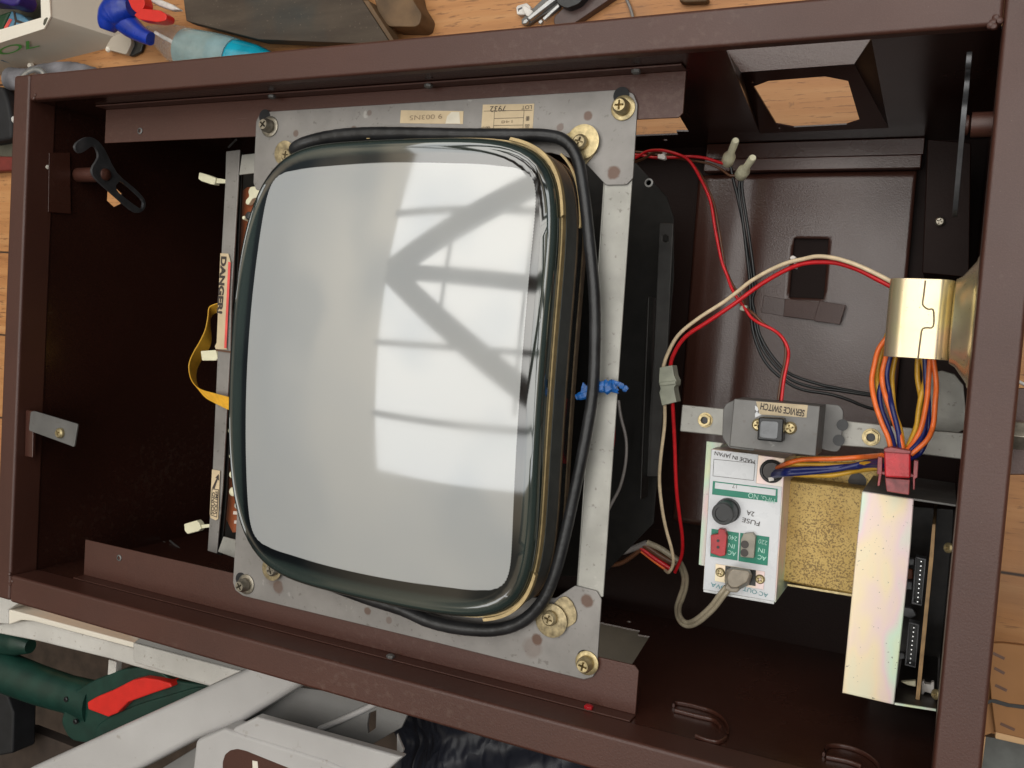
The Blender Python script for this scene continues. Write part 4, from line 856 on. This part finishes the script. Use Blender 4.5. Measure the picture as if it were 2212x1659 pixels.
for m, pts, r in (('w_orange', [(1384, 1190), (1410, 1210), (1440, 1232)], .0013), ('w_red', [(1384, 1183), (1412, 1204), (1448, 1228)], .0022), ('w_brown', [(1390, 1176), (1425, 1200), (1465, 1222)], .003), ('w_beige', [(1398, 1172), (1430, 1186), (1470, 1215)], .0028), ('w_brown', [(1300, 1222), (1345, 1215), (1392, 1180)], .0022), ('w_grey', [(1290, 1202), (1345, 1192), (1398, 1173)], .003)):
    wire('wire', pts, -.205, r, m, lc)
gc = loom('hanging_wire', at(1345, 1000, 'z', -.16), 'pale grey and dull red wires hanging behind the side bar', 'wire pair')
wire('wire', [(1336, 865), (1342, 900), (1352, 950), (1352, 1000), (1340, 1050), (1322, 1085), (1310, 1110)], -.14, .0014, 'w_grey', gc)
wire('wire', [(1326, 870), (1328, 930), (1322, 975), (1308, 1010)], -.145, .0011, 'w_red', gc)
rbw = loom('switch_wire', at(1540, 480, 'z', -.15), 'red and brown wire pair curving down to the service switch', 'wire pair')
wire('wire', [(1366, 344), (1378, 338), (1395, 328), (1416, 325), (1438, 326), (1470, 335), (1491, 350), (1511, 383), (1534, 434), (1545, 496), (1558, 561), (1569, 593), (1580, 620), (1592, 642), (1605, 661), (1622, 685), (1641, 698), (1669, 713), (1691, 730), (1703, 756), (1702, 782), (1693, 820), (1688, 866)], (-.16, -.10), .00125, 'w_red', rbw)
wire('wire', [(1366, 352), (1390, 342), (1416, 330), (1450, 332), (1475, 340), (1494, 352), (1515, 380), (1539, 434), (1552, 496), (1565, 571), (1575, 600), (1587, 622), (1597, 636), (1610, 662), (1629, 680), (1652, 701), (1682, 722), (1697, 747), (1697, 780), (1688, 812), (1681, 864)], (-.163, -.103), .00115, 'w_brown', rbw)
cw = loom('capped_wire', at(1500, 345, 'z', -.17), 'red and brown wires running across to the two crimp caps', 'wire pair')
wire('wire', [(1366, 334), (1390, 337), (1416, 340), (1450, 339), (1490, 338), (1520, 341), (1545, 348), (1562, 352), (1573, 348)], -.165, .0013, 'w_red', cw)
wire('wire', [(1366, 328), (1400, 330), (1450, 340), (1495, 347), (1530, 354), (1556, 366), (1578, 380), (1600, 376)], -.168, .0011, 'w_brown', cw)
bk = loom('black_cable', at(1620, 600, 'z', -.19), 'three black wires hanging from the crimp caps across the floor tray', 'cable')
wire('wire', [(1576, 348), (1584, 391), (1594, 425), (1605, 481), (1614, 539), (1622, 593), (1626, 625), (1622, 650), (1627, 685), (1635, 720), (1652, 760), (1684, 800), (1716, 824), (1762, 838), (1803, 843), (1850, 850), (1890, 856)], (-.17, -.20), .0013, 'w_black', bk)
wire('wire', [(1604, 376), (1604, 410), (1612, 470), (1622, 540), (1629, 593), (1631, 625), (1626, 650), (1632, 685), (1642, 722), (1664, 762), (1694, 798), (1722, 815), (1770, 830), (1803, 838), (1850, 846), (1890, 853)], (-.17, -.20), .0013, 'w_black', bk)
wire('wire', [(1602, 376), (1597, 410), (1604, 470), (1612, 540), (1619, 600), (1621, 640), (1622, 690), (1632, 735), (1652, 780), (1686, 816), (1730, 840), (1790, 852), (1830, 862), (1860, 875), (1900, 888)], (-.17, -.20), .0013, 'w_black', bk)
for (b0, t0, lbl) in (((1573, 345), (1589, 304), 'translucent crimp cap standing higher, nearer the speaker opening'), ((1603, 374), (1626, 341), 'translucent crimp cap leaning right, lower of the pair')):
    p0, p1 = at(*b0, 'z', -.165), at(*t0, 'z', -.135); d = (p1 - p0); L = d.length
    bm = bmesh.new(); lathe(bm, p0, d, [(.0050, -L * .14), (.0053, -L * .12), (.0053, L * .16), (.0050, L * .19), (.0034, L * .34), (.0030, L * .37), (.0030, L * .98), (.0024, L * 1.02)], 20)
    tag(obj('crimp_cap', bm, 'nylon', smooth=True), lbl, 'wire cap', 'crimp caps')
for q, sz, lbl in (((1431, 336), 12, 'white cable tie on the red wires next to the mounting plate corner'), ((1716, 568), 12, 'white cable tie round the cream and red pair over the dark slot'), ((1605, 664), 12, 'white cable tie on the red and brown pair where wires cross')):
    x, y = q; z = -.105 if x > 1650 else (-.125 if x > 1500 else -.155)
    t = empty('cable_tie', at(x, y, 'z', z), lbl, 'cable tie', 'cable ties')
    if x < 1500: slab('tie_head', [(x - 11, y - 3), (x + 4, y - 5), (x + 7, y + 6), (x + 2, y + 9), (x - 11, y + 6)], z + .003, .005, 'nylon_white', t, .0008); slab('strap', [(x - 1, y - 9), (x + 8, y - 10), (x + 9, y - 5), (x, y - 3)], z + .003, .004, 'nylon_white', t, .0005)
    elif x > 1650: slab('tie_head', [(x - 11, y - 12), (x - 5, y - 17), (x + 3, y - 14), (x + 4, y - 9), (x - 8, y - 5)], z + .002, .005, 'nylon_white', t, .001); slab('strap', [(x - 4, y - 7), (x + 3, y - 8), (x + 6, y + 12), (x + 0, y + 13)], z + .004, .006, 'nylon_white', t, .0012)
    else: slab('tie_head', [(x - 9, y + 0), (x - 2, y - 6), (x + 9, y - 5), (x + 9, y + 3), (x + 2, y + 9), (x - 8, y + 6)], z + .004, .006, 'nylon_grey', t, .0012)
# ================================================================== THINGS ON THE BENCH, FAR SIDE
cr_ = empty('storage_box', at(-60, 100, 'z', -.30), 'cream plastic box with green lettering at the upper left corner', 'box')
def loft(name, tp, zt, bp, zb, m, parent, bevel=.002, open_top=None):
    bm = bmesh.new(); prism(bm, P(tp, 'z', zt), (0, 0, 0), pts2=P(bp, 'z', zb)); return obj(name, bm, m, parent, bevel, seg=3)
zr = -.235
bm = bmesh.new(); to_ = P([(-260, 178), (93, 64), (108, 35), (96, -160), (-260, -160)], 'z', zr); bo_ = P([(-260, 250), (0, 163), (225, 106), (262, 84), (240, -160), (-260, -160)], 'z', GZ)
ti_ = P([(-260, 140), (90, 36), (84, -160), (-260, -160)], 'z', zr)
# outer skin: top ring lofted to the base
V1 = [bm.verts.new(p) for p in to_]; V2 = [bm.verts.new(p) for p in bo_]
bm.faces.new([V1[0], V1[1], V2[2], V2[1], V2[0]]); bm.faces.new([V1[1], V1[2], V2[3], V2[2]]); bm.faces.new([V1[2], V1[3], V2[4], V2[3]]); bm.faces.new([V1[3], V1[4], V2[5], V2[4]]); bm.faces.new([V1[4], V1[0], V2[0], V2[5]])
obj('box_wall', bm, 'cream_plastic', cr_, .001)
bm = bmesh.new(); prism(bm, P([(-260, 176), (95, 62), (109, 35), (97, -160), (-260, -160)], 'z', zr + .001), (0, 0, -.002), [ti_[0:4] and P([(-255, 138), (89, 38), (84, -150), (-255, -150)], 'z', zr + .001)]); obj('box_rim', bm, 'cream_rim', cr_)
slab('handle_slot', [(93, 52), (95, 42), (101, 37), (103, 39), (99, 50), (95, 55)], zr + .0014, .0006, 'olive', cr_, 0)
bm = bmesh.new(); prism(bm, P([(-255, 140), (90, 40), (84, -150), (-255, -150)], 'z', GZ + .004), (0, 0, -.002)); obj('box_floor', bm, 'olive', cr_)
slab('box_foot', [(225, 106), (242, 110), (272, 118), (284, 93), (280, 76), (262, 70), (240, 80)], GZ + .012, .012, 'cream_plastic', cr_, .003, rnd=.004)
slab('foot_black_slab', [(270, 62), (300, 70), (312, 84), (304, 112), (284, 122), (262, 116)], GZ + .006, .005, 'rubber', cr_, .002, rnd=.003)  # flat black slab at the box foot
for q in ((234, 107), (65, 142)): 
    bm = bmesh.new(); lathe(bm, at(*q, 'z', GZ + .012), (0, -.4, 1), [(.0038, -.004), (.0038, .001), (.002, .003)], 16); obj('box_stud', bm, 'cream_rim', cr_, smooth=True)
o = txt('BOL', 22, 106, -.262, 18, 'ink_green', cr_, 124, rot=.08, name='lettering')
# lean the lettering onto the wall
if o:
    b = base_of(cr_); w0, w1, w2 = to_[0], to_[1], bo_[2]; nn = (w1 - w0).cross(w2 - w0).normalized()
    if nn.z < 0: nn = -nn
    for v in o.data.vertices:
        p = v.co + b; d_ = p - CP; v.co = CP + d_ * ((w0 - CP).dot(nn) / d_.dot(nn)) + nn * .0006 - b
pk = empty('blue_packet', at(30, 60, 'z', -.28), 'light blue packet with dark letters inside the cream box', 'packet')
slab('wrapper', [(-60, 120), (-10, 60), (22, 22), (45, 30), (62, 45), (60, 80), (0, 130)], -.265, .02, 'skyblue', pk, .003)
slab('red_print', [(8, 60), (20, 40), (26, 42), (14, 64)], -.2645, .0005, 'ink_red', pk, 0)
slab('dark_print', [(28, 24), (32, 24), (36, 42), (52, 48), (50, 52), (34, 48), (32, 62), (28, 62), (32, 46)], -.2645, .0005, 'ink', pk, 0)
tag(slab('green_bottle', [(-60, 60), (0, 30), (22, 22), (5, 60), (-60, 120)], -.262, .03, 'deepgreen', None, .004), 'dark green bottle side inside the cream box', 'bottle')
tag(slab('purple_lid', [(-40, 5), (0, 6), (22, 13), (36, 10), (42, -5), (30, -40), (-40, -40)], -.24, .03, 'purple', None, .004, rnd=.006, seg=3), 'purple lid at the top left corner above the green bottle', 'lid')
# spray bottle
sb = empty('spray_bottle', at(450, 120, 'z', GZ), 'spray bottle with blue head, red trigger and cyan liquid', 'spray bottle')
zz = -.255
def blob(name, pts, radii, z, m, parent, n=8, seg=20, flat=.8): return obj(name, tube(bmesh.new(), wpts(pts, z), radii, seg, False, n, flat), m, parent, smooth=True)
blob('bottle_body', [(318, 70), (345, 78), (375, 92), (400, 104), (430, 112)], [.008, .012, .018, .023, .0255, .0262, .0262], GZ + .028, 'clear', sb, flat=.9)
blob('bottle_label', [(400, 108), (430, 114), (470, 122), (508, 130)], [.0255, .0275, .028, .028, .0275, .026], GZ + .029, 'misty', sb, flat=.9)
blob('liquid', [(470, 126), (510, 133), (550, 140), (590, 150), (612, 156)], [.026, .0272, .026, .024, .020, .013, .004], GZ + .027, 'cyan', sb, flat=.9)
blob('nozzle_head', [(232, 66), (238, 44), (250, 26), (268, 18), (285, 14)], [.010, .016, .020, .0215, .021, .018, .012], -.245, 'blue_cap', sb, flat=.85)
blob('collar', [(262, 40), (285, 60), (305, 74), (326, 84)], [.016, .0145, .012, .010, .0085], -.252, 'blue_cap', sb, flat=.9)
slab('trigger', [(273, -10), (308, -10), (313, 8), (308, 20), (296, 29), (284, 18)], -.228, .014, 'tool_red', sb, .003, rnd=.003, seg=3)
slab('trigger', [(288, 32), (308, 18), (346, 22), (360, 32), (358, 44), (340, 48), (300, 42)], -.226, .014, 'tool_red', sb, .003, rnd=.004, seg=3)
blob('dip_tube', [(335, 70), (360, 84), (400, 104), (450, 124)], [.0022, .0022], GZ + .045, 'nylon_white', sb, seg=8)
# boards and tools
tag(slab('dark_board', [(395, -8), (402, 45), (559, 85), (700, 91), (845, 96), (783, 0), (740, -70), (395, -70)], -.262, .018, 'board', None, .001), 'dusty dark brown board with a blue stain above the rim', 'board')
tag(slab('board_batten', [(783, 0), (795, 0), (852, 88), (846, 96)], -.259, .02, 'block', None, .001), 'thin grey brown batten along the right edge of the dark board', 'batten')
tag(slab('rag_tip', [(325, -10), (345, -2), (370, 8), (388, 20), (370, 22), (340, 12), (322, 2)], -.25, .01, 'nylon_white', None, .003), 'crumpled white plastic scrap beside the red trigger', 'scrap')
tag(slab('wood_block', [(800, -30), (886, -30), (892, 0), (911, 30), (906, 52), (896, 58), (839, 57), (818, 30)], -.27, .03, 'block', None, .004, rnd=.004, seg=3), 'rounded brown wood block behind the dark board', 'wood block')
ck = empty('white_clip', at(1130, 20, 'z', GZ), 'small white plastic clip lying beside the steel key bars', 'clip')
slab('clip_base', [(1114, 16), (1117, 11), (1137, 5.5), (1145, 13), (1147, 24), (1136, 31), (1124, 32), (1116, 31)], GZ + .008, .008, 'nylon_white', ck, .0015)
slab('clip_arm', [(1128, 14), (1134, 12), (1152, 24), (1142, 36), (1136, 34), (1130, 22)], GZ + .013, .006, 'nylon_white', ck, .002, rnd=.002)
slab('clip_recess', [(1118, 19), (1127, 15), (1128, 18), (1121, 22), (1120, 26)], GZ + .0083, .0004, 'rag', ck, 0)
kt = empty('bar_tool', at(1180, 20, 'z', GZ), 'tool with two bright steel bars and a black grip', 'hand tool')
slab('backing', [(1127, 52), (1126, 42), (1180, -10), (1215, -10), (1206, 16), (1170, 34), (1140, 54)], GZ + .006, .005, 'steel_dull', kt, .001, rnd=.001)
slab('steel_bar', [(1137, 38), (1192, -8), (1203, -2), (1143, 44)], GZ + .012, .006, 'bare_steel', kt, .0012)
slab('bar_tip', [(1128, 50), (1130, 43), (1137, 39), (1142, 44), (1136, 51), (1131, 52)], GZ + .011, .005, 'bare_steel', kt, .0012)
slab('steel_bar', [(1170, 39), (1205, 7), (1210, 13), (1175, 45)], GZ + .012, .006, 'bare_steel', kt, .0012)
slab('bar_tip', [(1162, 45), (1169, 40), (1173, 46), (1167, 53), (1162, 50)], GZ + .011, .005, 'bare_steel', kt, .0012)
slab('grip', [(1203, -20), (1275, -20), (1250, 8), (1225, 18), (1210, 12), (1202, 4)], GZ + .02, .016, 'rubber', kt, .003, rnd=.003, seg=3)
tag(slab('brown_strip', [(1196, 52), (1196, 36), (1222, 12), (1255, -20), (1345, -20), (1315, 0), (1235, 54), (1222, 62), (1205, 64)], GZ + .010, .010, 'dustpurple', None, .003, rnd=.006, seg=3), 'dark brown metal strip with a rounded end beside the black grip', 'metal strip')
tag(wire('grey_rod', [(1351, -6), (1360, 14), (1366, 32), (1371, 56)], GZ + .004, .0016, 'w_grey'), 'thin grey rod leaning on the upper rim', 'rod')
tag(slab('brown_scrap', [(1467, -8), (1530, -8), (1527, 3), (1480, 5), (1466, 2)], GZ + .01, .01, 'block', None, .002), 'small brown scrap at the top edge', 'scrap')
tag(wire('grey_hose', [(20, 170), (60, 172), (100, 162), (150, 158), (190, 168), (240, 186)], GZ + .02, .016, 'rag', None, seg=16, flat=.8, jit=.04), 'crumpled grey cloth between the cream box and the rim', 'cloth')
tag(wire('steel_ring', [(40, 186), (52, 165), (74, 152), (92, 156), (100, 172), (96, 190)], GZ + .05, .0045, 'bare_steel'), 'curved grey metal ring behind the upper left rim corner', 'ring')
tag(slab('black_lump', [(-30, 185), (4, 186), (15, 215), (24, 262), (24, 300), (-30, 310)], GZ + .03, .03, 'dark', None, .006, rnd=.008), 'black cloth lump left of the rim corner', 'cloth')
tag(slab('yellow_offcut', [(0, 160), (30, 158), (40, 175), (28, 200), (24, 270), (12, 210)], GZ + .004, .004, 'yellowwood', None, .001), 'yellow brown wood offcut under the cream box', 'offcut')
tag(wire('white_hose', [(-20, 246), (5, 250), (20, 256), (40, 262)], GZ + .022, .006, 'white_stain', None), 'thick white hose leaving the frame on the left', 'hose')
tag(slab('dark_crate', [(-30, 262), (45, 268), (45, 340), (-30, 338)], GZ + .012, .012, 'olive', None, .002), 'dark olive crate edge below the white hose', 'crate')
tag(slab('red_box', [(-30, 336), (40, 338), (40, 368), (-30, 372)], GZ + .014, .014, 'maroon', None, .003), 'dark red box end at the left frame edge', 'box')
# ================================================================== NEAR SIDE
wf = empty('metal_stand', at(300, 1560, 'z', -.5), 'white powder coated metal frame running under the cabinet', 'frame')
Z1 = -.20
slab('end_block', [(-30, 1276), (0, 1284), (46, 1300), (17, 1318), (17, 1349), (-30, 1345)], Z1, .05, 'white_stain', wf, .002)
slab('long_edge', [(17, 1316), (71, 1330), (288, 1388), (288, 1400), (71, 1342), (45, 1340), (17, 1350)], Z1 - .002, .05, 'cream_rim', wf, .0015)
slab('long_face', [(-30, 1352), (45, 1342), (75, 1340), (288, 1400), (470, 1470), (455, 1485), (288, 1440), (240, 1425), (82, 1386), (-30, 1364)], Z1 - .012, .03, 'white_stain', wf, .003)
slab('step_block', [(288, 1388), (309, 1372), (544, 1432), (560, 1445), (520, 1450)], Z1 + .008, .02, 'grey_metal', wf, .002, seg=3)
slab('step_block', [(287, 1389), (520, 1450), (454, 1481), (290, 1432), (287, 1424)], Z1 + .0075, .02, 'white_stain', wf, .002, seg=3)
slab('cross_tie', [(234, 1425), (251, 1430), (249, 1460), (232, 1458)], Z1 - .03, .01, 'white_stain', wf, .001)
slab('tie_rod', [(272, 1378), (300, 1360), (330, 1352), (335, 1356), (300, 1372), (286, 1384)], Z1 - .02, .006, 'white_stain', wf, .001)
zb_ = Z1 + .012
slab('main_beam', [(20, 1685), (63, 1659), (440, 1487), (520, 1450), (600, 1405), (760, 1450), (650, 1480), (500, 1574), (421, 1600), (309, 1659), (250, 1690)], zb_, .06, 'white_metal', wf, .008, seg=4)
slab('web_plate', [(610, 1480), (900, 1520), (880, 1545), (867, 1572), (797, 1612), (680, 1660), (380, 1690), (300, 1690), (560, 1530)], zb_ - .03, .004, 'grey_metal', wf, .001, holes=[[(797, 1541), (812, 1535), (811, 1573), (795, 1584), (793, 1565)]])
obj('web_rib', tube(bmesh.new(), wpts([(690, 1575), (760, 1545), (850, 1500)], zb_ - .029), .0035, 10), 'white_metal', wf, smooth=True)
slab('gusset', [(857, 1585), (872, 1620), (866, 1632), (857, 1628)], zb_ - .02, .003, 'white_metal', wf, .0005)
slab('shelf_lip', [(501, 1574), (554, 1548), (869, 1636), (840, 1662), (800, 1690), (700, 1645), (506, 1585)], zb_ + .022, .012, 'white_metal', wf, .0035, seg=3)
fs = slab('front_shelf', [(421, 1600), (484, 1572), (520, 1585), (700, 1640), (820, 1690), (410, 1700)], zb_ + .024, .03, 'white_metal', wf, .005, seg=4)
slab('slot_plate', [(481, 1700), (481, 1646), (486, 1630), (497, 1621), (512, 1618), (530, 1622), (622, 1659), (700, 1695)], zb_ + .0246, .001, 'paint', wf, .0004, rnd=.002)
slab('slot_window', [(545, 1643), (556, 1645), (558, 1668), (546, 1668)], zb_ + .025, .001, 'cream_rim', wf, 0)
gt = empty('green_power_tool', at(180, 1520, 'z', -.34), 'dark green power tool with a wide red switch bar', 'power tool')
zg = -.225
blob('handle', [(-60, 1432), (0, 1448), (80, 1478), (150, 1500), (210, 1520)], [.030, .030, .028, .026, .030], zg - .022, 'tool_green', gt, flat=.8)
blob('front_knob', [(-50, 1385), (0, 1385), (40, 1388), (66, 1396)], [.016, .018, .018, .010], zg - .022, 'tool_green', gt, flat=.9)
slab('motor_body', [(140, 1530), (150, 1500), (200, 1470), (262, 1446), (300, 1440), (345, 1448), (368, 1468), (400, 1474), (470, 1482), (440, 1510), (230, 1612), (150, 1600), (130, 1560)], zg - .004, .07, 'tool_green', gt, .014, rnd=.016, seg=5)
slab('motor_cheek', [(200, 1612), (205, 1570), (240, 1545), (300, 1520), (430, 1482), (500, 1495), (440, 1530), (230, 1640)], zg - .002, .06, 'tool_green', gt, .012, rnd=.014, seg=5)
for q in ((160, 1560), (140, 1512)): screw(*q, zg + .002, .0036, 'rubber', gt)
slab('switch_bar', [(188, 1517), (209, 1505), (245, 1490), (286, 1469), (310, 1464), (340, 1468), (367, 1476), (371, 1484), (329, 1498), (276, 1517), (252, 1541), (233, 1549), (190, 1533)], zg + .006, .02, 'tool_red', gt, .002, rnd=0, seg=3)
bm = bmesh.new(); prism(bm, P([(-60, 1560), (60, 1575), (200, 1630), (120, 1700), (-60, 1700)], 'z', -.36), (0, 0, -.02)); tag(obj('dark_shelf', bm, 'dusty_floor', None, .001), 'dusty brown shelf below the green power tool', 'shelf')
tag(slab('black_case', [(-40, 1480), (14, 1500), (28, 1540), (26, 1628), (-40, 1640)], -.30, .04, 'dark', None, .004), 'black case corner at the left frame edge', 'case')
# black plastic bag: a crumpled sheet
bm = bmesh.new(); NX, NY = 60, 24; g = {}
for i in range(NX):
    for j in range(NY):
        p = at(855 + i * 15, 1500 + j * 14, 'z', -.33); hgt = .012 * math.sin(i * .37 + j * .5) * math.sin(j * .31 - i * .17) + .002 * random.random() + .03 * math.sin(math.pi * min(1, i / 20))
        g[i, j] = bm.verts.new(p + V((0, 0, hgt)))
for i in range(NX - 1):
    for j in range(NY - 1): bm.faces.new([g[i, j], g[i + 1, j], g[i + 1, j + 1], g[i, j + 1]])
bg = obj('plastic_bag', bm, 'bag', smooth=True); sd = bg.modifiers.new('s', 'SUBSURF'); sd.levels = 1; sd.render_levels = 1
tag(bg, 'crumpled black plastic bag beneath the lower rim', 'bag')
tag(slab('beige_panel', [(1280, 1320), (1430, 1350), (1430, 1440), (1280, 1440)], -.275, .02, 'shade_beige', None, .001), 'beige panel darkened as in shadow, seen through the near side opening', 'panel')
# cardboard box
cb = empty('cardboard_box', at(2180, 1520, 'z', -.30), 'brown cardboard box with a black strap at the lower right', 'box')
zc_ = -.19
slab('box_top', [(2131, 1390), (2165, 1389), (2290, 1404), (2290, 1610), (2212, 1597), (2150, 1582), (2141, 1512)], zc_, .006, 'cardboard', cb, .001)
slab('box_side', [(2129, 1392), (2131, 1389), (2142, 1512), (2151, 1581), (2118, 1592), (2090, 1650), (2108, 1510)], zc_ - .006, .006, 'cardboard', cb, .003, seg=3)
slab('box_flap', [(2150, 1581), (2290, 1610), (2290, 1628), (2149, 1596)], zc_ - .001, .005, 'card_edge', cb, .001)
slab('box_flap', [(2112, 1594), (2130, 1592), (2118, 1680), (2085, 1690), (2098, 1620)], zc_ - .01, .004, 'card_edge', cb, .001)
slab('box_content', [(2125, 1590), (2290, 1615), (2290, 1700), (2100, 1700)], zc_ - .03, .01, 'card_in', cb, .001)
slab('strap', [(2141, 1511), (2150, 1511), (2180, 1520), (2290, 1532), (2290, 1542), (2175, 1527), (2141, 1517)], zc_ + .0008, .0006, 'rubber', cb, 0)
slab('strap', [(2117, 1520), (2141, 1511), (2141, 1518), (2118, 1528)], zc_ + .0008, .0006, 'rubber', cb, 0)
for a, b in (((2145, 1411), (2170, 1423)), ((2148, 1443), (2170, 1455)), ((2150, 1480), (2175, 1492)), ((2161, 1563), (2192, 1577))): line(a, b, zc_ + .0005, 7, 'w_brown', cb)
